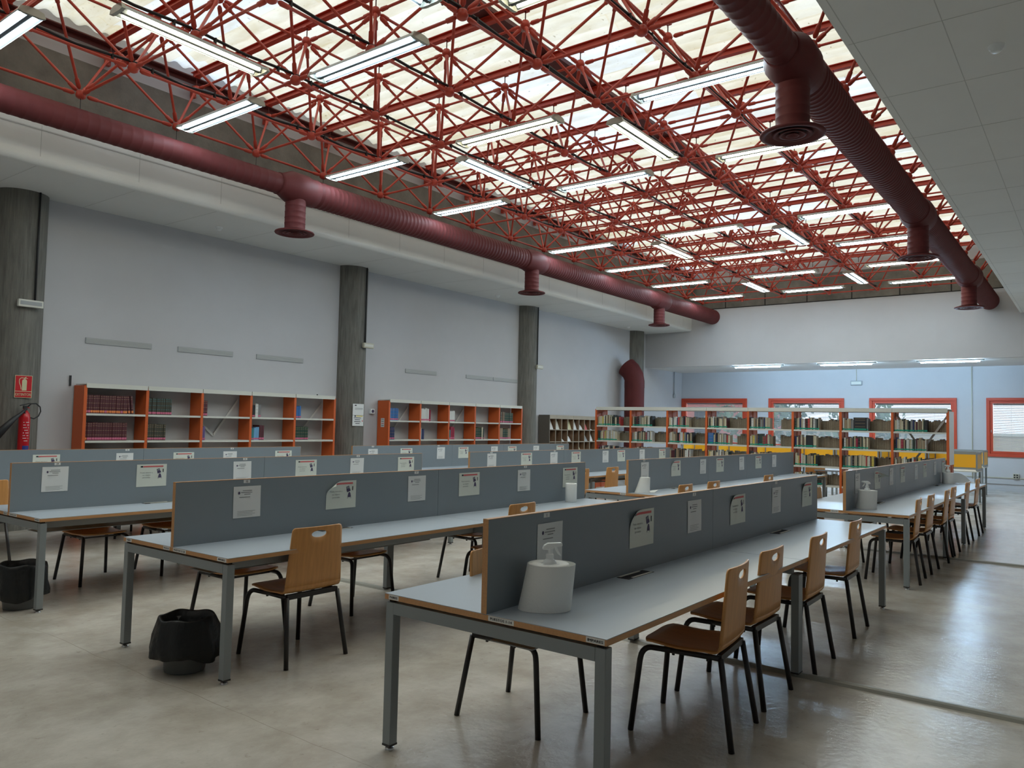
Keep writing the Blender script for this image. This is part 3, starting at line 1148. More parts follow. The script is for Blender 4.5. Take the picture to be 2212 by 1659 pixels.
# ------------------------------------------------------------------ notices on the partitions
def notice(x0, x1, zt, zb, yface, kind, label, curl=0.0, tilt=0.0, corner='left'):
    t_w, t_h = x1 - x0, zt - zb
    def P(a, b, lift=0.0):
        """a, b: metres from the lower left corner"""
        u, v = a / t_w, b / t_h
        y = .0012
        if curl:
            if corner == 'left': s_ = max(0.0, (v - .55) / .45 + (.45 - u) / .45 * .9 - .75)
            else: s_ = max(0.0, (v - .55) / .45 + (u - .55) / .45 * .9 - .75)
            y += curl * s_ * s_
            a2 = a + (curl * s_ * s_ * (.6 if corner == 'left' else -.5))
            b2 = b - curl * s_ * s_ * .5
        else:
            a2, b2 = a, b
        y += .0015 * math.sin(3 * u + 2 * v + x0 * 5) ** 2
        return (a2 + tilt * b2, -y - lift, b2)
    mb = MB()
    nx, nz = 10, 10
    vs = [P(t_w * i / nx, t_h * k / nz) for k in range(nz + 1) for i in range(nx + 1)]
    fs = [(k * (nx + 1) + i, k * (nx + 1) + i + 1, (k + 1) * (nx + 1) + i + 1, (k + 1) * (nx + 1) + i) for k in range(nz) for i in range(nx)]
    pm = 'paper' if kind == 'qr' else 'paper2'
    mb.add(vs, fs, pm, True)
    def patch(a0, a1, b0, b1, mt, n=6):
        A = [a0 + (a1 - a0) * i / n for i in range(n + 1)]
        vs = [P(a, b0, .0012) for a in A] + [P(a, b1, .0012) for a in A]
        mb.add(vs, [(i, i + 1, n + 2 + i, n + 1 + i) for i in range(n)], mt)
    if kind == 'qr':
        hx, hz = t_w / .215, t_h / .215
        sc_ = t_w / .215
        c = t_w * .45
        top = t_h
        # crest
        cr = [P(t_w * .20 + .008 * math.cos(q * PI / 5), top - .045 + .010 * math.sin(q * PI / 5), .0012) for q in range(10)]
        mb.add(cr, [tuple(range(10))], 'inkpurple')
        for q, (wd, off) in enumerate([(.075, 0.01), (.09, .005), (.05, .01), (.085, -.01)]):
            zc = top - .030 - .013 * q - (.006 if q == 3 else 0)
            patch(c + off - wd / 2, c + off + wd / 2, zc - .0022, zc + .0022, 'inkgrey')
        for q in range(4):
            zc = .045 - .010 * q
            patch(t_w * .15, t_w * (.8 - .1 * (q % 2)), zc - .001, zc + .001, 'inkgrey')
    else:
        top = t_h
        patch(t_w * .12, t_w * .20, top - .028, top - .014, 'ink')
        patch(t_w * .205, t_w * .88, top - .028, top - .014, 'inkred', 10)
        for txt, zc in (('Preste atención a', top - .085), ('sus objetos', top - .108), ('personales', top - .130)):
            put_text(mb, txt, .0185, lambda a, b: P(t_w * .32 + a, zc + b, .0012), 'ink' if False else 'inkgrey', .95)
        # laptop, phone and backpack drawings
        lx, lz = t_w * .73, top - .065
        def rot(dx, dz, an): return lx + dx * math.cos(an) - dz * math.sin(an), lz + dx * math.sin(an) + dz * math.cos(an)
        for (dx0, dx1, dz0, dz1, mt) in ((-.016, .014, -.004, .022, 'inkpurple'), (-.012, .010, .004, .018, 'inkgrey'), (-.018, .018, -.022, -.004, 'inkpurple')):
            q = [rot(dx0, dz0, .3), rot(dx1, dz0, .3), rot(dx1, dz1, .3), rot(dx0, dz1, .3)]
            mb.add([P(a, b, .0013 + (.0003 if mt == 'inkgrey' else 0)) for a, b in q], [(0, 1, 2, 3)], mt)
        patch(t_w * .865, t_w * .895, top - .078, top - .046, 'ink', 1)
        bx, bz = t_w * .77, top - .130
        bp = [(-.013, 0), (.013, 0), (.014, .02), (.009, .034), (.003, .040), (-.003, .040), (-.009, .034), (-.014, .02)]
        mb.add([P(bx + a, bz + b, .0012) for a, b in bp], [tuple(range(8))], 'inkpurple')
        for s_ in (-1, 1):
            q = [(s_ * .013, .014), (s_ * .016, .014), (s_ * .019, -.010), (s_ * .016, -.010)]
            mb.add([P(bx + a, bz + b, .0012) for a, b in q], [(0, 1, 2, 3)], 'inkpurple')
    o = mb.build('notice', loc=(x0, yface, zb))
    return tag(o, label, 'notice', 'notices taped to the partitions')


where = ['front', 'second', 'third', 'leftmost', 'far right-aisle', 'far second-line', 'far third-line', 'farthest-left']
NT = {
    0: [('q', .37, .80), ('l', 1.285, .877), ('q', 2.065, .888), ('l', 2.793, .875), ('q', 3.69, .888), ('l', 4.49, .885)],
    1: [('q', .437, .886), ('l', 1.235, .887), ('q', 2.115, .890), ('l', 2.778, .895), ('q', 3.685, .890), ('l', 4.515, .888)],
    2: [('q', .264, .895), ('l', 1.095, .895), ('q', 2.131, .895), ('l', 2.925, .895), ('q', 3.733, .895), ('l', 4.541, .895)],
    3: [('q', .36, .88), ('l', 1.201, .88), ('q', 2.161, .88), ('l', 2.92, .88), ('q', 3.663, .88), ('l', 4.528, .88)],
    4: [('q', 6.38, .895), ('l', 7.30, .89), ('q', 8.12, .90), ('l', 8.79, .899), ('q', 9.80, .90), ('l', 10.45, .90), ('q', 11.4, .90), ('l', 12.2, .90)],
    5: [('q', 6.34, .898), ('l', 7.225, .899), ('q', 8.19, .895), ('l', 8.80, .90), ('q', 9.755, .90), ('l', 10.5, .90), ('q', 11.35, .90)],
    6: [('q', 6.39, .905), ('l', 7.24, .905), ('q', 8.06, .90), ('l', 8.71, .90), ('q', 9.76, .90), ('l', 10.31, .905), ('q', 11.2, .905), ('l', 12.05, .905)],
    7: [('q', 6.39, .88), ('l', 7.15, .885), ('q', 8.10, .89), ('l', 8.706, .89), ('q', 9.72, .89), ('l', 10.28, .89), ('q', 11.19, .89), ('l', 12.1, .89)],
}
for d, lst in NT.items():
    nq = nl = 0
    for kd, x, zb in lst:
        y = RY[d % 4] - .0153
        if kd == 'q':
            lb = 'white notice with crest and text lines, %s from near end, %s table partition' % (ORD[nq], where[d]); nq += 1
            notice(x, x + .216, (1.096 if d == 0 else zb + .215), zb, y, 'qr', lb, tilt=.01 if (d + nq) % 2 else -.012)
        else:
            lb = 'red-banded personal belongings notice, %s from near end, %s table partition' % (ORD[nl], where[d]); nl += 1
            cur = {(1, 0): .05, (0, 0): .022, (4, 0): .10, (5, 0): .02, (0, 1): .016, (0, 2): .014}.get((d, nl - 1), .0)
            notice(x, x + .297, zb + .212, zb, y, 'land', lb, curl=cur, corner='right' if d == 4 else 'left')


# ------------------------------------------------------------------ chairs
def make_chair():
    t = thing('plywood_chair', (0, 0, 0))
    # seat: grid from the front edge to the bend
    prof = []
    for k in range(9):
        y = .225 - k * (.385 / 8)
        prof.append((y, .447 + .010 * (y / .2) ** 2 * (1 if y > 0 else 0) - (.010 if k == 0 else 0) - .012 * math.sin(PI * k / 8)))
    yb, zb_, rb = -.16, .447, .055
    for k in range(1, 6):
        a = k * (PI / 2 - .10) / 5
        prof.append((yb - rb * math.sin(a), zb_ + rb * (1 - math.cos(a))))
    ys, zs = prof[-1]
    tdir = Vector((0, -math.sin(.10), math.cos(.10)))
    nx = 12
    def halfw(s_):   # along the profile
        return .205 + .017 * min(1, s_)
    vs = []
    th = .011
    for k, (y, z) in enumerate(prof):
        hw = .200 + .022 * min(1.0, k / 8)
        for i in range(nx + 1):
            u = -1 + 2 * i / nx
            dz = .010 * (u * u) * (1 if k < 8 else .5) * (1 if k > 1 else .5)
            yy = y
            if k < 2: yy -= .030 * abs(u) ** 5 * (1 - k * .6)
            if k > 9: yy += .012 * (u * u) * (k - 9) / 4
            vs.append((u * hw, yy, z + dz))
    fs = [(k * (nx + 1) + i, k * (nx + 1) + i + 1, (k + 1) * (nx + 1) + i + 1, (k + 1) * (nx + 1) + i) for k in range(len(prof) - 1) for i in range(nx)]
    so = MB().add(vs, fs, 'ply_seat', True).build('seat', t)
    md = so.modifiers.new('solid', 'SOLIDIFY'); md.thickness = th; md.offset = -1
    # backrest: ring of quads round the oval hand hole
    H = (.872 - zs) / tdir.z
    def BP(u, s_):
        """u -1..1 across, s_ 0..1 up"""
        hw = .222 - .024 * s_
        y = ys + tdir.y * H * s_ + .012 * u * u * (1 + .9 * s_)
        return (u * hw, y, zs + tdir.z * H * s_)
    out = []
    for i in range(nx + 1):
        out.append((-1 + 2 * i / nx, 0.0))
    for k in range(1, 10):
        out.append((1.0, k / 10 * .94))
    rc = .10
    for k in range(5):
        a = k * PI / 8
        out.append((1 - rc + rc * math.cos(a) * 1.0, .93 + .07 * math.sin(a)))
    for k in range(1, 8):
        out.append((.9 - 1.8 * k / 8, 1.0))
    for k in range(5):
        a = PI / 2 + k * PI / 8
        out.append((-1 + rc + rc * math.cos(a), .93 + .07 * math.sin(a)))
    for k in range(9, 0, -1):
        out.append((-1.0, k / 10 * .94))
    hu, hs = 0.0, .875
    n = len(out)
    rings = 7
    vs = []
    for r in range(rings + 1):
        f = 1 - (r / rings)
        f = f ** 1.0
        for (u, s_) in out:
            an = math.atan2((s_ - hs) * H, (u - hu) * .2)
            eu, es = hu + .062 * math.cos(an) / .2, hs + .024 * math.sin(an) / H
            vs.append(BP(eu + (u - eu) * f, es + (s_ - es) * f))
    fs = []
    for r in range(rings):
        for i in range(n):
            i2 = (i + 1) % n
            fs.append((r * n + i, r * n + i2, (r + 1) * n + i2, (r + 1) * n + i))
    bo = MB().add(vs, fs, 'ply', True).build('backrest', t)
    md = bo.modifiers.new('solid', 'SOLIDIFY'); md.thickness = th; md.offset = -1
    # legs
    for s_ in (-1, 1):
        pth = [(s_ * .238, .262, 0), (s_ * .212, .225, .36)]
        for k in range(1, 6):
            a = k * (PI / 2) / 5
            pth.append((s_ * (.212 - .02 * k / 5), .222 - .05 * (1 - math.cos(a)), .37 + .056 * math.sin(a)))
        pth.append((s_ * .188, .05, .427))
        MB().tube(pth, .0150, 'blackmetal', 10).build('leg', t)
        MB().tube([(s_ * .238, -.262, 0), (s_ * .200, -.195, .430)], .0150, 'blackmetal', 10).build('leg', t)
    mb = MB()
    for s_ in (-1, 1):
        mb.tube([(s_ * .189, .08, .427), (s_ * .198, -.19, .430)], .0140, 'blackmetal', 10)
    mb.box((-.20, -.200, .416), (.20, -.175, .448), 'blackmetal')
    mb.box((-.19, .10, .413), (.19, .125, .425), 'blackmetal')
    for s_ in (-1, 1):
        for yy in (.06, -.12):
            mb.tube([(s_ * .17, yy, .40), (s_ * .17, yy, .425)], .008, 'blackmetal', 8)
    mb.build('seat_frame', t)
    return t


chair0 = make_chair()
# (x, y, rotation, label, group); rotation 0 looks towards the left wall
CH = [
    (1.26, -.43, .10, 'plywood chair with black legs nearest the camera, right side of the front table'),
    (1.95, -.38, 0, 'plywood chair second from camera on the right side of the front table'),
    (2.80, -.41, .02, 'plywood chair third from camera on the right side of the front table'),
    (3.92, -.38, .03, 'plywood chair fourth from camera, far end of the front table right side'),
    (.81, .37, PI + .03, 'plywood chair behind the front partition, left side of the front table'),
    (.68, 2.185, -.02, 'plywood chair seen from behind in front of the second table'),
    (2.92, 2.16, .02, 'plywood chair whose back top shows above the front partition'),
    (.78, 2.97, PI, 'plywood chair tucked under near end of the second table, far side'),
    (1.86, 2.93, PI, 'plywood chair tucked beside the middle leg of the second table, far side'),
    (3.48, 2.95, PI - .05, 'plywood chair tucked under far half of the second table, far side'),
    (.93, 5.54, PI, 'plywood chair tucked under near end of the third table, far side'),
    (1.68, 5.50, PI, 'plywood chair second along the far side of the third table'),
    (.50, 7.22, 0, 'plywood chair at the left edge of the view, near side of the leftmost table'),
    (2.5, 8.12, PI, 'plywood chair on the wall side of the leftmost table, legs showing'),
    (6.58, -.38, .06, 'plywood chair nearest on the right side of the far aisle table'),
    (7.36, -.38, 0, 'plywood chair second on the right side of the far aisle table'),
    (8.36, -.40, .04, 'plywood chair third on the right side of the far aisle table'),
    (9.06, -.38, 0, 'plywood chair fourth on the right side of the far aisle table'),
    (10.42, -.38, 0, 'plywood chair fifth on the right side of the far aisle table'),
    (11.58, -.38, 0, 'plywood chair farthest on the right side of the far aisle table'),
    (7.2, .40, PI, 'plywood chair on the hidden side of the far aisle table, nearer one'),
    (8.7, .40, PI, 'plywood chair on the hidden side of the far aisle table, farther one'),
    (6.35, 2.17, 0, 'plywood chair back showing beside the far second-line table, leftmost of three'),
    (7.23, 2.17, 0, 'plywood chair back showing beside the far second-line table, middle of three'),
    (9.37, 2.17, 0, 'plywood chair back showing beside the far second-line table, rightmost of three'),
    (8.08, 4.74, 0, 'plywood chair just right of the second partition end, before the third line'),
    (9.05, 4.74, 0, 'plywood chair alone between the second and far second-line partitions'),
    (7.78, 3.24, PI - .1, 'plywood chair pale front half hidden behind the far second-line partition'),
]
for k, (x, y, rz, lb) in enumerate(CH):
    if k == 0: continue
    c = copy_tree(chair0)
    c.location = (x, y, 0); c.rotation_euler = (0, 0, rz)
    tag(c, lb, 'chair', 'plywood chairs at the tables')
chair0.location = (CH[0][0], CH[0][1], 0); chair0.rotation_euler = (0, 0, CH[0][2])
tag(chair0, CH[0][3], 'chair', 'plywood chairs at the tables')


# ------------------------------------------------------------------ bins
def bin_(x, y, rz, lb, flare, top, rim=.165):
    t = thing('waste_bin', (x, y, 0), rz, lb, 'waste bin', 'bins with black bags')
    mb = MB()
    mb.lathe([(0, .001), (.115, .001), (.12, .01), (.145, .30), (.15, .30), (.148, .285), (.118, .02), (0, .02)], 'bin', n=28)
    mb.build('bucket', t)
    rr_ = random.Random(int(x * 100 + y * 10))
    ph = [rr_.uniform(0, 6) for _ in range(6)]
    def fn(r, z, a):
        w_ = .010 * math.sin(7 * a + ph[0]) + .007 * math.sin(13 * a + ph[1] + z * 20) + .010 * math.sin(3 * a + ph[2])
        k = min(1, max(.25, (top - z) / .12))
        z2 = z
        if z < .14: z2 = z + .022 * math.sin(2 * a + ph[3]) + .010 * math.sin(5 * a + ph[4])
        if z > top - .03: z2 = z + .006 * math.sin(5 * a + ph[5])
        return (r + w_ * k, z2)
    mb = MB()
    mb.lathe([(flare * .97, .095), (flare, .10), (flare * 1.0, .15), (flare * .93, .22), (rim + .012, top - .035), (rim + .004, top - .008), (rim - .004, top), (rim - .014, top - .006), (rim - .03, top - .05), (.11, .12), (.0, .10)], 'bag', n=64, fn=fn)
    mb.build('bag', t)


bin_(.04, 2.41, .3, 'grey waste bin in a flaring black bag, beside the second table end', .215, .335)
bin_(.03, 4.84, 1.1, 'waste bin in a straight black bag, cut by the left edge', .19, .36, .17)
bin_(14.6, 2.9, .6, 'dark waste bin beyond the orange free-standing bookcase', .17, .33)


# ------------------------------------------------------------------ paper rolls and spray bottles
def roll(x, y, r, h, lb, sheet=None, z=TZ):
    t = thing('paper_roll', (x, y, z), 0, lb, 'paper roll', 'white paper rolls on the tables')
    mb = MB()
    mb.lathe([(.036, h * .9), (.036, h), (r * .96, h), (r, h - .004), (r, .004), (r * .97, 0), (.036, 0), (.036, h * .9)], 'tissue', n=40)
    mb.build('roll', t)
    if sheet:
        n = 40
        vs = []
        a0, dr, fl, top = sheet      # direction of the flare, top slack, bottom flare, height
        for z_ in range(7):
            f = z_ / 6
            for k in range(n + 1):
                a = 2 * PI * k / n
                rr_ = r + .003 + dr * max(0, math.cos(a - a0 - PI)) ** 2 * (.3 + .7 * f) + fl * (1 - f) ** 1.1 * max(0, math.cos(a - a0)) ** 3
                vs.append((rr_ * math.cos(a), rr_ * math.sin(a), .001 + (top * h) * f - .0 * math.sin(a * 3)))
        fs = [(i * (n + 1) + k, i * (n + 1) + k + 1, (i + 1) * (n + 1) + k + 1, (i + 1) * (n + 1) + k) for i in range(6) for k in range(n)]
        mb = MB().add(vs, fs, 'tissue', True)
        mb.build('loose_sheet', t)
    return t


def bottle(x, y, rz, lb, z=TZ, top=.31):
    t = thing('spray_bottle', (x, y, z), rz, lb, 'spray bottle', 'white spray bottles')
    mb = MB()
    k = top - .31
    mb.lathe([(0, .002), (.030, .002), (.031, .15), (.031, .195 + k), (.034, .20 + k), (.033, .212 + k), (.026, .228 + k), (.016, .236 + k), (.015, .242 + k), (0, .242 + k)], 'plastic_w', n=28)
    mb.build('bottle', t)
    mb = MB()
    mb.lathe([(.017, .236 + k), (.018, .255 + k), (.013, .258 + k), (.012, .285 + k)], 'plastic_w', n=20)
    prof = [(-.035, .282), (-.028, .296), (-.012, .306), (.050, .308), (.056, .304), (.056, .292), (.020, .288), (.012, .280), (-.012, .276), (-.033, .276)]
    mb.prism([(a, -.011, b + k) for a, b in prof], (0, .022, 0), 'plastic_w')
    mb.build('spray_head', t, bevel=.003)
    mb = MB()
    mb.prism([(.022, -.006, .288 + k), (.032, -.006, .288 + k), (.040, -.006, .268 + k), (.052, -.006, .250 + k), (.049, -.006, .247 + k), (.036, -.006, .256 + k), (.026, -.006, .272 + k)], (0, .012, 0), 'plastic_w')
    mb.build('trigger', t, bevel=.002)
    return t


A0 = 2.35
roll(.268, -.155, .094, .205, 'white paper roll with slanting loose sheet, on the front table', (A0, .026, .040, .985))
bottle(.266, -.162, -.75, 'white spray bottle standing in the paper roll on the front table', top=.30)
roll(6.40, -.135, .088, .20, 'white paper roll at near end of the far aisle table', (PI * .7, .012, .03, .98))
bottle(6.40, -.135, 2.2, 'white spray bottle in the paper roll at near end of the far aisle table', top=.30)
roll(4.50, 2.44, .062, .20, 'plain white paper roll standing at far end of the second table')
roll(6.22, 2.44, .058, .195, 'white paper roll with draped sheet, near end of far second-line table', (2.2, .004, .07, .99))
mb = MB()
vs = [(6.27, 2.46, TZ + .002), (6.33, 2.36, TZ + .002), (6.66, 2.47, TZ + .014), (6.62, 2.54, TZ + .004)]
mb.prism([(a, b, c) for a, b, c in vs], (0, 0, .001), 'tissue')
tag(mb.build('paper_sheet'), 'loose white paper sheet lying beside the draped paper roll', 'paper')
roll(12.10, -.12, .085, .18, 'white paper roll at far end of the far aisle table', (PI, .0, .02, .98))
bottle(12.10, -.12, 2.2, 'white spray bottle in the roll at far end of the far aisle table', top=.31)
mb = MB()
n = 14
vs = []
for i in range(n + 1):
    f = i / n
    for s_ in range(4):
        g = s_ / 3
        x = 12.20 + .5 * f
        y = -.18 - .30 * f + .0 * g
        zz = TZ + .002 + g * (.145 * (1 - f ** 1.6) + .055 * math.sin(PI * f)) + .002
        vs.append((x - .03 * g, y + .10 * g * (1 - g * .6) * (1 + f), zz))
fs = [(i * 4 + s_, i * 4 + s_ + 1, (i + 1) * 4 + s_ + 1, (i + 1) * 4 + s_) for i in range(n) for s_ in range(3)]
mb.add(vs, fs, 'tissue', True)
tag(mb.build('draped_paper'), 'long white paper pulled off the roll on the far aisle table end', 'paper')
mb = MB()
mb.prism([(.045, 2.60, TZ + .001), (.13, 2.62, TZ + .001), (.16, 2.74, TZ + .03), (.10, 2.72, TZ + .02)], (0, 0, .001), 'tissue')
tag(mb.build('paper_scrap'), 'white paper corner peeking from behind the second table partition end', 'paper')

# ------------------------------------------------------------------ bookcases on the left wall
SH = [1.965, 1.59, 1.20, .81, .42, .08]


def wall_case(x0, nb, bay, lb, braces):
    t = thing('wall_bookcase', (x0, 9.50, 0), 0, lb, 'bookcase', 'orange wall bookcases')
    for k in range(nb + 1):
        x = k * bay
        mb = MB()
        mb.box((x - .015, -.15, 0), (x + .015, .175, 1.99), 'orange')
        mb.box((x - .022, -.155, 0), (x + .022, -.14, 1.97), 'orange')
        mb.build('side_panel' if k in (0, nb) else 'upright', t)
    for k in range(nb):
        a, b = k * bay + .016, (k + 1) * bay - .016
        mb = MB()
        mb.box((a - .01, -.165, 1.955), (b + .01, -.15, 2.02), 'shelf')
        mb.box((a - .01, -.15, 2.0), (b + .01, .175, 2.01), 'shelf')
        mb.build('top_cover', t)
        for z in SH[1:]:
            mb = MB()
            mb.box((a, -.155, z - .030), (b, -.145, z), 'shelf')
            mb.box((a, -.145, z - .006), (b, .165, z), 'shelf')
            mb.build('shelf_board', t)
        if k in braces:
            mb = MB()
            s_ = braces[k]
            zs_ = (1.27, 1.88)
            for (p, q) in (((a + .40, zs_[0]), (b - .03, zs_[1])), ((a + .40, zs_[0]), (a + .02, 1.62))) if s_ == 2 else (((a + .30, zs_[0]), (b - .03, zs_[1])),):
                d = Vector((q[0] - p[0], 0, q[1] - p[1])).normalized()
                nrm = Vector((-d.z, 0, d.x)) * .017
                P0 = Vector((p[0], .168, p[1])); P1 = Vector((q[0], .168, q[1]))
                mb.prism([P0 - nrm, P1 - nrm, P1 + nrm, P0 + nrm], (0, .004, 0), 'brace')
            mb.build('cross_brace', t)
    return t


wc1 = wall_case(2.49, 5, .905, 'orange and cream bookcase on left wall, between first and second columns', {2: 2, 4: 1})
wc2 = wall_case(8.43, 5, .907, 'orange and cream bookcase on left wall, between second and third columns', {0: 1, 2: 1})
MB().box((-.016, -.03, 1.45), (-.0155, .07, 1.63), 'paper').build('bay_label', wc2)
mb = MB()
for q in range(4):
    mb.box((-.0168, -.015, 1.60 - q * .042), (-.016, .055, 1.615 - q * .042), 'inkred' if q == 2 else 'inkgrey')
mb.build('bay_label_print', wc2)
wc0 = wall_case(-3.45, 5, .907, 'orange bookcase cut off at the left edge, beyond the first column', {})

# ------------------------------------------------------------------ books
BC = {
    'maroon': (0.085, 0.018, 0.024), 'dark green': (0.025, 0.045, 0.035), 'bottle green': (0.018, 0.05, 0.03), 'olive black': (0.05, 0.048, 0.032),
    'black': (0.015, 0.015, 0.017), 'navy': (0.02, 0.03, 0.10), 'blue': (0.03, 0.14, 0.38), 'light blue': (0.16, 0.38, 0.62), 'white': (0.62, 0.63, 0.60),
    'cream': (0.55, 0.50, 0.36), 'beige': (0.40, 0.34, 0.24), 'brown': (0.16, 0.11, 0.07), 'tan': (0.30, 0.22, 0.14), 'red': (0.42, 0.05, 0.05),
    'crimson': (0.30, 0.02, 0.05), 'grey': (0.20, 0.20, 0.20), 'yellow': (0.60, 0.47, 0.10), 'orange': (0.60, 0.22, 0.05), 'violet': (0.14, 0.10, 0.24), 'teal': (0.04, 0.22, 0.24), 'pink': (0.55, 0.22, 0.26),
}
for k, c in BC.items():
    M['bk_' + k] = mat('book_' + k.replace(' ', '_'), c, 0.55)
M['lab_green'] = mat('green_label', (0.0, 0.30, 0.20), 0.6)
M['lab_pink'] = mat('pink_label', (0.55, 0.13, 0.22), 0.6)
M['lab_orange'] = mat('orange_label', (0.72, 0.22, 0.06), 0.6)
M['pages'] = mat('page_edges', (0.40, 0.35, 0.26), 0.8, nz=0.2, nscale=40)
M['gilt'] = mat('gilt_lines', (0.32, 0.22, 0.12), 0.5)
_bm = {}


def book_mesh(col, lab, gilt):
    """unit book: x thickness 0..1, spine facing -y at y=0, depth to 1, height 0..1"""
    kk = (col, lab, gilt)
    if kk in _bm: return _bm[kk]
    mb = MB()
    c = 'bk_' + col
    mb.box((.0, 0, 0), (.10, 1, 1), c)
    mb.box((.90, 0, 0), (1, 1, 1), c)
    mb.prism([(0, 0.0, 0), (.25, -.02, 0), (.75, -.02, 0), (1, 0.0, 0), (1, .04, 0), (0, .04, 0)], (0, 0, 1), c)
    mb.box((.10, .04, .015), (.90, .985, .985), 'pages')
    if lab:
        mb.box((.04, -.026, .05), (.96, -.0, .17), 'lab_' + lab)
    if gilt:
        for z in (.30, .55, .80, .92):
            mb.box((.12, -.023, z), (.88, -.01, z + .018), 'gilt' if gilt is True else gilt)
    o = mb.build('book')
    _bm[kk] = o.data
    bpy.data.objects.remove(o)
    return _bm[kk]


nbook = [0]
rest_mb = MB()
BR = random.Random(11)


def put_book(x, y, z, th, dp, ht, col, lab, gilt, rz, lean, label, single=True, group=None, cat='book'):
    me = book_mesh(col, lab, gilt)
    if single:
        o = bpy.data.objects.new('book', me)
        COL.objects.link(o)
        o.location = (x, y, z); o.rotation_euler = (0, lean, rz) if rz == 0 else (-lean * 0, 0, rz)
        if rz and lean: o.rotation_euler = (lean, 0, rz)
        o.scale = (th, dp, ht)
        tag(o, label, cat, group)
        nbook[0] += 1
    else:
        mt = Matrix.Translation((x, y, z)) @ Matrix.Rotation(rz, 4, 'Z') @ Matrix.Rotation(lean, 4, 'Y') @ Matrix.Diagonal((th, dp, ht, 1))
        off = len(rest_mb.v)
        rest_mb.v += [tuple(mt @ v.co) for v in me.vertices]
        ks = [rest_mb.m(q) for q in me.materials]
        for p in me.polygons:
            rest_mb.f.append([off + i for i in p.vertices]); rest_mb.mi.append(ks[p.material_index]); rest_mb.sm.append(False)


# each run: (bay, shelf index, start offset, [(count, colour, thickness, height, label, gilt)])
W1 = [(0, 1, [(20, 'maroon', .0345, .265, 'orange', True)]), (0, 2, [(17, 'maroon', .037, .262, 'pink', True)]), (0, 3, [(13, 'brown', .037, .25, None, True)]),
      (1, 1, [(11, 'olive black', .036, .255, 'pink', 'bk_teal')]), (1, 2, [(8, 'olive black', .039, .25, 'pink', True)]), (1, 3, [(9, 'dark green', .044, .25, None, True)]),
      (2, 1, [(2, 'maroon', .048, .25, 'pink', True)]), (2, 2, [(2, 'violet', .032, .22, 'pink', False)]),
      (3, 1, [(1, 'grey', .02, .23, 'pink', False), (2, 'black', .03, .22, 'pink', False), (1, 'white', .06, .23, None, True), (2, 'grey', .03, .215, 'pink', False)]),
      (3, 2, [(2, 'teal', .035, .215, 'pink', False), (3, 'light blue', .035, .22, 'pink', False), (2, 'maroon', .05, .25, 'pink', False)]),
      (4, 1, [(3, 'blue', .045, .215, 'pink', False)]), (4, 2, [(7, 'bottle green', .045, .235, 'pink', True)])]
W2 = [(0, 1, [(1, 'light blue', .04, .24, 'pink', False), (5, 'blue', .045, .25, 'pink', True)]), (0, 2, [(1, 'black', .05, .24, 'pink', False), (3, 'navy', .04, .25, 'pink', True)]), (0, 3, [(3, 'blue', .04, .2, None, False)]),
      (1, 1, [(5, 'white', .055, .27, 'pink', False), (2, 'crimson', .03, .25, 'pink', False)]), (1, 2, [(1, 'white', .05, .24, None, False), (2, 'navy', .045, .22, None, False)]),
      (2, 1, [(1, 'crimson', .02, .27, 'pink', False), (3, 'white', .065, .25, 'pink', False)]), (2, 2, [(2, 'teal', .04, .21, 'pink', False), (3, 'crimson', .045, .28, 'pink', False)]),
      (3, 1, [(1, 'navy', .04, .24, None, False)]), (3, 2, [(6, 'bottle green', .045, .26, 'pink', True), (1, 'cream', .05, .28, None, False), (1, 'dark green', .04, .26, 'pink', False)]),
      (4, 1, [(2, 'dark green', .05, .265, 'pink', True), (3, 'brown', .045, .265, 'pink', True), (7, 'bottle green', .05, .245, 'pink', True)]),
      (4, 2, [(1, 'dark green', .05, .25, 'pink', True), (2, 'tan', .06, .26, 'pink', True), (4, 'bottle green', .05, .235, 'pink', True), (2, 'tan', .05, .26, 'pink', True)]),
      (3, 3, [(8, 'grey', .05, .24, None, True)]), (4, 3, [(10, 'dark green', .05, .22, None, True)])]
LEV = {1: 'top', 2: 'middle', 3: 'low'}
BAYN = ['first', 'second', 'third', 'fourth', 'fifth', 'sixth', 'seventh', 'eighth']
for cname, x0, bay, runs in (('left', 2.49, .905, W1), ('middle', 8.43, .907, W2)):
    for b, lv, rr_ in runs:
        x = x0 + b * bay + .024
        idx = 0
        for cnt, col, th, ht, lab, gilt in rr_:
            for q in range(cnt):
                lb2 = lab
                if col == 'maroon' and lab == 'orange' and q in (0, 1, 8, 15): lb2 = 'pink'
                if col == 'maroon' and cname == 'left' and b == 0 and lv == 2 and q == 0: lb2 = 'orange'
                t2 = th * BR.uniform(.93, 1.0)
                h2 = ht * BR.uniform(.985, 1.01) if gilt else ht * BR.uniform(.93, 1.03)
                lean = 0
                if cname == 'left' and b == 0 and lv == 1 and q >= 18:
                    lean = -.10; x += .012
                put_book(x, 9.375 + BR.uniform(0, .01), SH[lv] + (.004 if lean else .0005), t2 - .001, .19, h2, col, lb2, gilt, 0, lean,
                         '%s book, %s from left, %s shelf, %s bay of the %s wall bookcase' % (col, ORD[idx], LEV[lv], BAYN[b], cname),
                         group='books on the wall bookcases')
                idx += 1
                x += t2 + (.0 if not lean else .004)

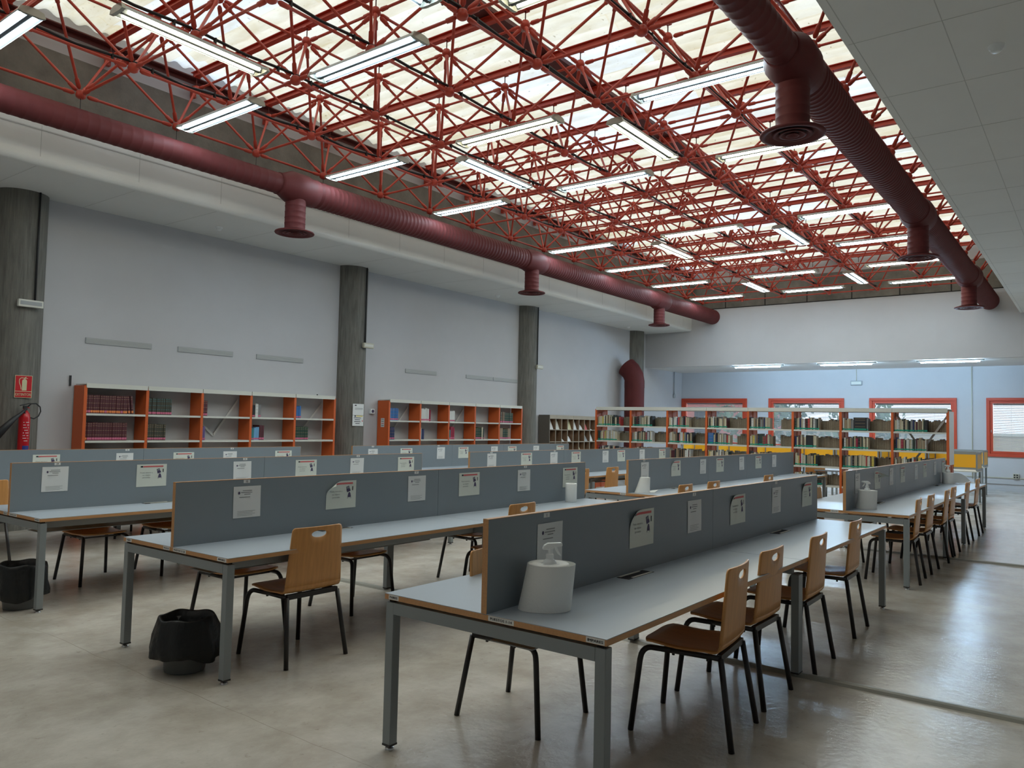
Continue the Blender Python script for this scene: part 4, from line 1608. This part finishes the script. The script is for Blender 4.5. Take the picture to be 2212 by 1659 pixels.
# ------------------------------------------------------------------ periodical rack
t = thing('pigeonhole_rack', (14.18, 9.33, 0), 0, 'pale wooden pigeonhole magazine rack against the left wall', 'magazine rack')
RWD, RH = 2.30, 1.83
MB().box((-.02, 0, 0), (.0, .34, RH), 'taupe').build('side_panel', t)
MB().box((RWD, 0, 0), (RWD + .02, .34, RH), 'taupe').build('side_panel', t)
MB().box((0, .30, 0), (RWD, .34, RH - .005), 'wood_brn').build('back_panel', t)
for u in range(2):
    mb = MB()
    a = u * RWD / 2
    mb.box((a, -.005, RH - .10), (a + RWD / 2 - .006, .30, RH), 'wood_lt')
    mb.build('top_rail', t)
for z in (1.45, 1.13, .81, .49, .17):
    mb = MB()
    mb.box((0, 0, z - .02), (RWD, .30, z), 'wood_lt')
    mb.build('shelf_board', t)
for i in range(9):
    x = i * RWD / 8
    mb = MB()
    mb.box((x - .010, 0, .0), (x + .010, .012, RH - .10), 'wood_lt')
    mb.box((x - .009, .012, .0), (x + .009, .30, RH - .10), 'wood_brn')
    mb.build('divider', t)
MAG = [(0, 1.45, .20, .24, 'paper', 'white magazine with small dark figure'), (1, 1.45, .22, .27, 'shelf', 'beige magazine, top row'), (3, 1.45, .24, .29, 'signcream', 'tall cream magazine, top row'),
       (4, 1.45, .20, .27, 'paper', 'white text leaflet, top row'), (5, 1.45, .24, .22, 'plastic_w', 'curled glossy white magazine, top row'), (6, 1.45, .17, .21, 'inkred', 'red and yellow magazine, top row'),
       (7, 1.45, .10, .07, 'plastic_w', 'slumped glossy leaflet, top row'), (3, 1.13, .20, .24, 'plastic_w', 'crumpled glossy leaflet, second row'), (2, 1.13, .12, .09, 'paper', 'small folded paper, second row'),
       (6, 1.13, .22, .17, 'vent', 'grey photo magazine, second row'), (7, 1.13, .20, .24, 'paper', 'white magazine with dark picture, second row'), (5, .81, .16, .20, 'signcream', 'cream leaflet, third row')]
for i, z, wd, ht, mt, lb in MAG:
    x = 14.18 + (i + .5) * RWD / 8
    mb = MB()
    n = 5
    vs = []
    bend = .05 if mt == 'plastic_w' else .012
    for k in range(n + 1):
        f = k / n
        yy = .02 + .09 * f + bend * f * f
        zz = ht * (f - (.25 * f * f if mt == 'plastic_w' else 0))
        vs += [(-wd / 2 + .02 * (1 - f), yy, zz), (wd / 2 - .0 * f, yy, zz)]
    mb.add(vs, [(2 * k, 2 * k + 1, 2 * k + 3, 2 * k + 2) for k in range(n)], mt)
    mb.box((-wd * .25, .055, ht * .35), (wd * .2, .0551, ht * .36), 'ink')
    o = mb.build('magazine', loc=(x, 9.36, z + .002))
    md = o.modifiers.new('solid', 'SOLIDIFY'); md.thickness = .004
    tag(o, lb + ' of the pigeonhole rack', 'magazine', 'magazines in the pigeonhole rack')

# ------------------------------------------------------------------ free-standing double bookcase
XC, NB = 13.30, 8
Y0c = .045
BAY = .920
XD = .50
t = thing('freestanding_bookcase', (XC, Y0c, 0), 0, 'long orange double-sided bookcase with cream shelves across the far end', 'bookcase')
for k in range(NB + 1):
    y = k * BAY
    for xo in (0, XD - .24):
        mb = MB()
        mb.box((xo, y - .013, 0), (xo + .24, y + .013, 1.97), 'orange')
        mb.box((xo - .004, y - .022, 0), (xo + .016, y + .022, 1.97), 'orange')
        mb.box((xo + .224, y - .020, 0), (xo + .244, y + .020, 1.97), 'orange')
        mb.build('upright', t)
LVB = [1.585, 1.235, .87, .50, .12]
for k in range(NB):
    a, b = k * BAY + .014, (k + 1) * BAY - .014
    mb = MB()
    mb.box((-.012, a - .012, 1.945), (0, b + .012, 2.02), 'shelf')
    mb.box((0, a - .012, 2.0), (XD, b + .012, 2.012), 'shelf')
    mb.box((XD, a - .012, 1.945), (XD + .012, b + .012, 2.02), 'shelf')
    mb.build('top_cover', t)
    for xo in (0, XD - .24):
        for z in LVB:
            mb = MB()
            mb.box((xo - .003, a, z - .032), (xo + .006, b, z), 'shelf')
            mb.box((xo, a, z - .006), (xo + .24, b, z), 'shelf')
            mb.build('shelf_board', t)
for (k, z0_, z1_, d) in ((0, 1.24, 1.92, 1), (0, 1.24, .62, -1), (0, 1.24, 1.92, -1)):
    a, b = k * BAY + .02, (k + 1) * BAY - .02
    mb = MB()
    m_ = (a + b) / 2
    P0 = Vector((XD * .5, m_, z0_)); P1 = Vector((XD * .5, a if d > 0 else b, z1_))
    dd = (P1 - P0).normalized(); nn = Vector((0, -dd.z, dd.y)) * .018
    mb.prism([P0 - nn, P1 - nn, P1 + nn, P0 + nn], (.004, 0, 0), 'brace')
    mb.build('cross_brace', t)
mb = MB().box((-.0, -.030, 1.0), (XD, -.018, 1.97), 'plastic_w')
o = mb.build('end_poster', t)
FR = [('cream', 6), ('white', 5), ('beige', 4), ('black', 5), ('navy', 1), ('grey', 2), ('dark green', 2), ('crimson', 1), ('maroon', 1), ('yellow', 1), ('red', 1), ('brown', 2), ('tan', 2)]
pool = [c for c, n in FR for _ in range(n)]
RRB = random.Random(5)
for lv, z in enumerate(LVB[:4]):
    for b in range(NB):          # b = 0 is the rightmost bay
        left = Y0c + (b + 1) * BAY - .030
        fill = RRB.uniform(.42, .66) * BAY
        if (b, lv) in ((3, 0),): fill = .45 * BAY
        y = left
        idx = 0
        while left - y < fill:
            th = RRB.choice((.018, .022, .026, .03, .036, .045))
            ht = RRB.uniform(.19, .25)
            col = RRB.choice(pool)
            if b == 4 and lv == 1 and idx < 1: th, col, ht = .12, 'blue', .24
            if b == 1 and lv == 0 and 6 <= idx <= 6: th, col, ht = .24, 'black', .255
            if b == 2 and lv == 1 and idx == 7: th, col, ht = .14, 'black', .24
            single = nbook[0] < 300 and lv < 3
            put_book(XC + .03 + RRB.uniform(0, .02), y, z + .0005, th - .0015, .15, ht, col, 'green', RRB.random() < .3, -PI / 2, 0,
                     '%s book, %s from left, %s shelf, %s bay from right, free-standing bookcase' % (col, ORD[idx], ['top', 'second', 'third'][min(lv, 2)], BAYN[b]),
                     single, 'green-labelled books on the free-standing bookcase')
            y -= th
            idx += 1
        # books of the far side: their page edges face the camera
        y2 = Y0c + b * BAY + .03
        ext = RRB.uniform(.45, .95) * BAY - .04
        if (b, lv) in ((0, 0),): ext = .45 * BAY
        if (b, lv) in ((4, 1), (3, 0), (3, 1)): ext = .32 * BAY
        lim = y2 + ext
        while y2 < lim:
            th = RRB.uniform(.018, .042)
            ht = RRB.uniform(.18, .235)
            put_book(XC + XD - .03, y2, z + .0005, th - .0015, .15, ht, RRB.choice(['tan', 'brown', 'beige', 'brown', 'tan', 'grey']), None, False, PI / 2, 0, '', False)
            y2 += th
o = rest_mb.build('books')
tag(o, 'mass of small library books filling the rest of the free-standing bookcase', 'books', kind='stuff')

# ------------------------------------------------------------------ study carrels by the windows
def carrel(x, y, lb, w_=1.0):
    t = thing('study_carrel', (x, y, 0), 0, lb, 'study carrel', 'yellow study carrels behind the bookcase')
    MB().box((-.40, -w_ / 2, .715), (.45, w_ / 2, .74), 'shelf').build('desktop', t)
    for s_ in (-1, 1):
        mb = MB()
        mb.box((-.35, s_ * (w_ / 2 - .02) - .015, .745), (.45, s_ * (w_ / 2 - .02) + .015, 1.16), 'frame')
        mb.box((-.30, s_ * (w_ / 2 - .02) - .017, .79), (.40, s_ * (w_ / 2 - .02) + .017, 1.11), 'yellow')
        mb.build('side_screen', t)
    mb = MB()
    mb.box((.42, -w_ / 2, .745), (.45, w_ / 2, 1.16), 'frame')
    mb.box((.415, -w_ / 2 + .06, .79), (.455, w_ / 2 - .06, 1.09), 'yellow')
    mb.build('back_screen', t)
    for sx in (-.37, .40):
        for s_ in (-1, 1):
            MB().box((sx - .02, s_ * (w_ / 2 - .04) - .02, 0), (sx + .02, s_ * (w_ / 2 - .04) + .02, .715), 'frame').build('leg', t)


for k in range(7):
    carrel(17.9, .55 + k * 1.02, 'yellow-screened study carrel behind the bookcase, front line, %s from the right' % ORD[k])
for k in range(3):
    carrel(20.6, .70 + k * 1.02, 'yellow-screened study carrel by the window wall, back line, %s from the right' % ORD[k])
t = thing('small_table', (15.0, 2.35, 0), 0, 'small grey table beyond the free-standing bookcase', 'table')
MB().box((-.4, -.6, .71), (.4, .4, .74), 'laminate').build('tabletop', t)
for sx in (-.36, .36):
    for sy in (-.56, .36):
        MB().box((sx - .02, sy - .02, 0), (sx + .02, sy + .02, .71), 'frame').build('leg', t)
c = copy_tree(chair0)
c.location = (14.45, 2.75, 0); c.rotation_euler = (0, 0, PI * .5)
tag(c, 'plywood chair glimpsed through the free-standing bookcase', 'chair', 'plywood chairs at the tables')

# ------------------------------------------------------------------ far wall fittings
t = thing('emergency_light', (XW - .03, 3.87, 3.07), 0, 'grey emergency light box on the window wall', 'emergency light')
MB().box((-.03, -.165, -.07), (.03, .165, .07), 'vent').build('housing', t, bevel=.008)
MB().box((-.034, -.14, -.04), (-.03, .14, .04), 'shelf').build('diffuser', t)
MB().tube([(.02, 0, .07), (.02, 0, .43)], .01, 'ivory', 6).build('conduit', t)
t = thing('socket_box', (XW - .02, -.27, .43), 0, 'small double socket box on the window wall above the skirting', 'wall socket')
MB().box((-.03, -.07, -.07), (.03, .07, .07), 'ivory').build('box', t, bevel=.006)
mb = MB()
for sy in (-.03, .03):
    for sz in (-.03, .03):
        mb.box((-.034, sy - .02, sz - .02), (-.03, sy + .02, sz + .02), 'ink')
mb.build('sockets', t)
mb = MB().tube([(XW - .015, .77, .10), (XW - .015, .77, 3.5)], .014, 'ivory', 8)
tag(mb.build('wall_conduit'), 'thin vertical conduit on window wall left of the rightmost window', 'conduit')
t = thing('hanging_switch', (22.3, 9.66, 2.66), 0, 'small grey device hanging on a rod in the far left corner', 'switch')
MB().tube([(0, 0, .06), (0, 0, .84)], .016, 'vent', 8).build('rod', t)
MB().lathe([(0, -.07), (.045, -.06), (.05, 0), (.045, .06), (0, .07)], 'vent', n=16).build('body', t)

# ------------------------------------------------------------------ extinguisher and its sign, notices on the column
t = thing('fire_sign', (1.60, 9.405, 1.778), -.12, 'red EXTINTOR sign with extinguisher symbol on the leftmost column', 'sign')
mb = MB()
mb.box((0, 0, 0), (.205, .003, .30), 'signcream')
mb.box((.006, -.001, .090), (.199, 0, .294), 'signred')
mb.box((.006, -.001, .006), (.199, 0, .082), 'signred')
mb.build('panel', t)
mb = MB()
put_text(mb, 'EXTINTOR', .052, lambda a, b: (.1025 + a, -.002, .026 + b), 'signcream', .74, bold=.0012)
mb.build('lettering', t)
mb = MB()
def S2(pts): mb.add([(a, -.002, b) for a, b in pts], [tuple(range(len(pts)))], 'signcream')
S2([(.085, .098), (.140, .098), (.142, .225), (.135, .243), (.122, .25), (.104, .25), (.09, .243), (.084, .225)])
S2([(.108, .25), (.120, .25), (.120, .262), (.108, .262)])
S2([(.100, .262), (.150, .258), (.150, .263), (.125, .270), (.135, .283), (.130, .284), (.112, .270), (.098, .268)])
hose = [(.104, .262), (.080, .268), (.060, .258), (.050, .235), (.052, .200), (.066, .165), (.074, .130), (.074, .112)]
for (a, b), (c_, d_) in zip(hose, hose[1:]):
    dx, dz = c_ - a, d_ - b
    l = math.hypot(dx, dz); nx_, nz_ = -dz / l * .004, dx / l * .004
    S2([(a - nx_, b - nz_), (c_ - nx_, d_ - nz_), (c_ + nx_, d_ + nz_), (a + nx_, b + nz_)])
mb.build('symbol', t)

t = thing('fire_extinguisher', (1.70, 9.30, .90), 0, 'red fire extinguisher with black horn hanging on the leftmost column', 'fire extinguisher')
mb = MB()
mb.lathe([(0, 0), (.062, .0), (.068, .02), (.068, .60), (.060, .66), (.035, .70), (.020, .715), (.020, .735), (0, .735)], 'extred', n=28)
mb.build('cylinder', t)
mb = MB()
for q in range(8):
    a0 = -PI / 2 - .5
    z = .30 + q * .035
    for s_ in range(5):
        aa = a0 + s_ * .22
        if (q * 7 + s_ * 3) % 4 == 0: continue
        mb.add([(.0688 * math.cos(aa), .0688 * math.sin(aa), z), (.0688 * math.cos(aa + .16), .0688 * math.sin(aa + .16), z), (.0688 * math.cos(aa + .16), .0688 * math.sin(aa + .16), z + .009), (.0688 * math.cos(aa), .0688 * math.sin(aa), z + .009)], [(0, 1, 2, 3)], 'pink' if False else 'paper')
for s_ in range(5):
    aa = -PI / 2 - .5 + s_ * .25
    mb.add([(.0690 * math.cos(aa), .069 * math.sin(aa), .15), (.069 * math.cos(aa + .25), .069 * math.sin(aa + .25), .15), (.069 * math.cos(aa + .25), .069 * math.sin(aa + .25), .24), (.069 * math.cos(aa), .069 * math.sin(aa), .24)], [(0, 1, 2, 3)], 'blue')
mb.build('printed_label', t)
mb = MB()
mb.box((-.02, -.02, .73), (.02, .02, .77), 'foot')
mb.prism([(-.06, -.010, .765), (.06, -.010, .800), (.06, -.010, .812), (-.06, -.010, .778)], (0, .02, 0), 'foot')
mb.build('valve', t)
hp = [(.03, -.01, .76), (.07, -.01, .80), (.13, -.01, .805), (.18, -.01, .76), (.19, -.01, .70), (.165, -.01, .635), (.11, -.01, .60), (.05, -.02, .62), (-.01, -.045, .665), (-.04, -.06, .70)]
MB().tube(hp, .009, 'foot', 8).build('hose', t)
MB().tube([(.0, -.06, .735), (-.08, -.075, .66), (-.17, -.10, .585), (-.42, -.16, .33)], [.014, .020, .032, .062], 'foot', 16).build('horn', t)
MB().tube([(.02, 0, .755), (.05, -.02, .74)], .006, 'extred', 6).build('safety_pin', t)

mb = MB()
mb.box((7.505, 9.400, 1.675), (7.785, 9.403, 1.895), 'paper')
mb.box((7.55, 9.3995, 1.855), (7.60, 9.400, 1.875), 'ink')
for q in range(2): mb.box((7.56, 9.3995, 1.785 + q * .02), (7.76, 9.400, 1.793 + q * .02), 'inkgrey')
tag(mb.build('notice'), 'upper white notice on the second concrete column', 'notice', 'notices on the second column')
mb = MB()
mb.box((7.505, 9.400, 1.465), (7.785, 9.403, 1.67), 'paper')
mb.box((7.60, 9.3995, 1.645), (7.765, 9.400, 1.667), 'yellowband')
mb.box((7.55, 9.3995, 1.645), (7.59, 9.400, 1.667), 'ink')
for q, (a, b) in enumerate(((7.54, 7.72), (7.56, 7.70), (7.55, 7.71), (7.58, 7.69))): mb.box((a, 9.3995, 1.615 - q * .036), (b, 9.400, 1.627 - q * .036), 'ink')
mb.box((7.745, 9.3995, 1.55), (7.77, 9.400, 1.575), 'inkred')
tag(mb.build('notice'), 'lower white notice with yellow band on the second concrete column', 'notice', 'notices on the second column')
t = thing('call_button', (8.25, YW - .03, 1.765), 0, 'small white box with round dark disc, left of the middle wall bookcase', 'wall device')
MB().box((-.05, -.03, -.05), (.05, .03, .05), 'plastic_w').build('box', t, bevel=.008)
mb = MB()
mb.add([(.034 * math.cos(q * PI / 10), -.0315, .034 * math.sin(q * PI / 10)) for q in range(20)], [tuple(range(20))], 'inkpurple')
mb.build('disc', t)
mb = MB().box((2.41, YW - .02, 1.98), (2.435, YW, 2.13), 'foot')
tag(mb.build('wall_bracket'), 'small dark bracket on wall at the top left of the first bookcase', 'bracket', 'dark wall brackets')
mb = MB().box((6.86, YW - .02, 1.995), (6.88, YW, 2.05), 'foot')
tag(mb.build('wall_bracket'), 'small dark bracket on wall at the top right of the first bookcase', 'bracket', 'dark wall brackets')
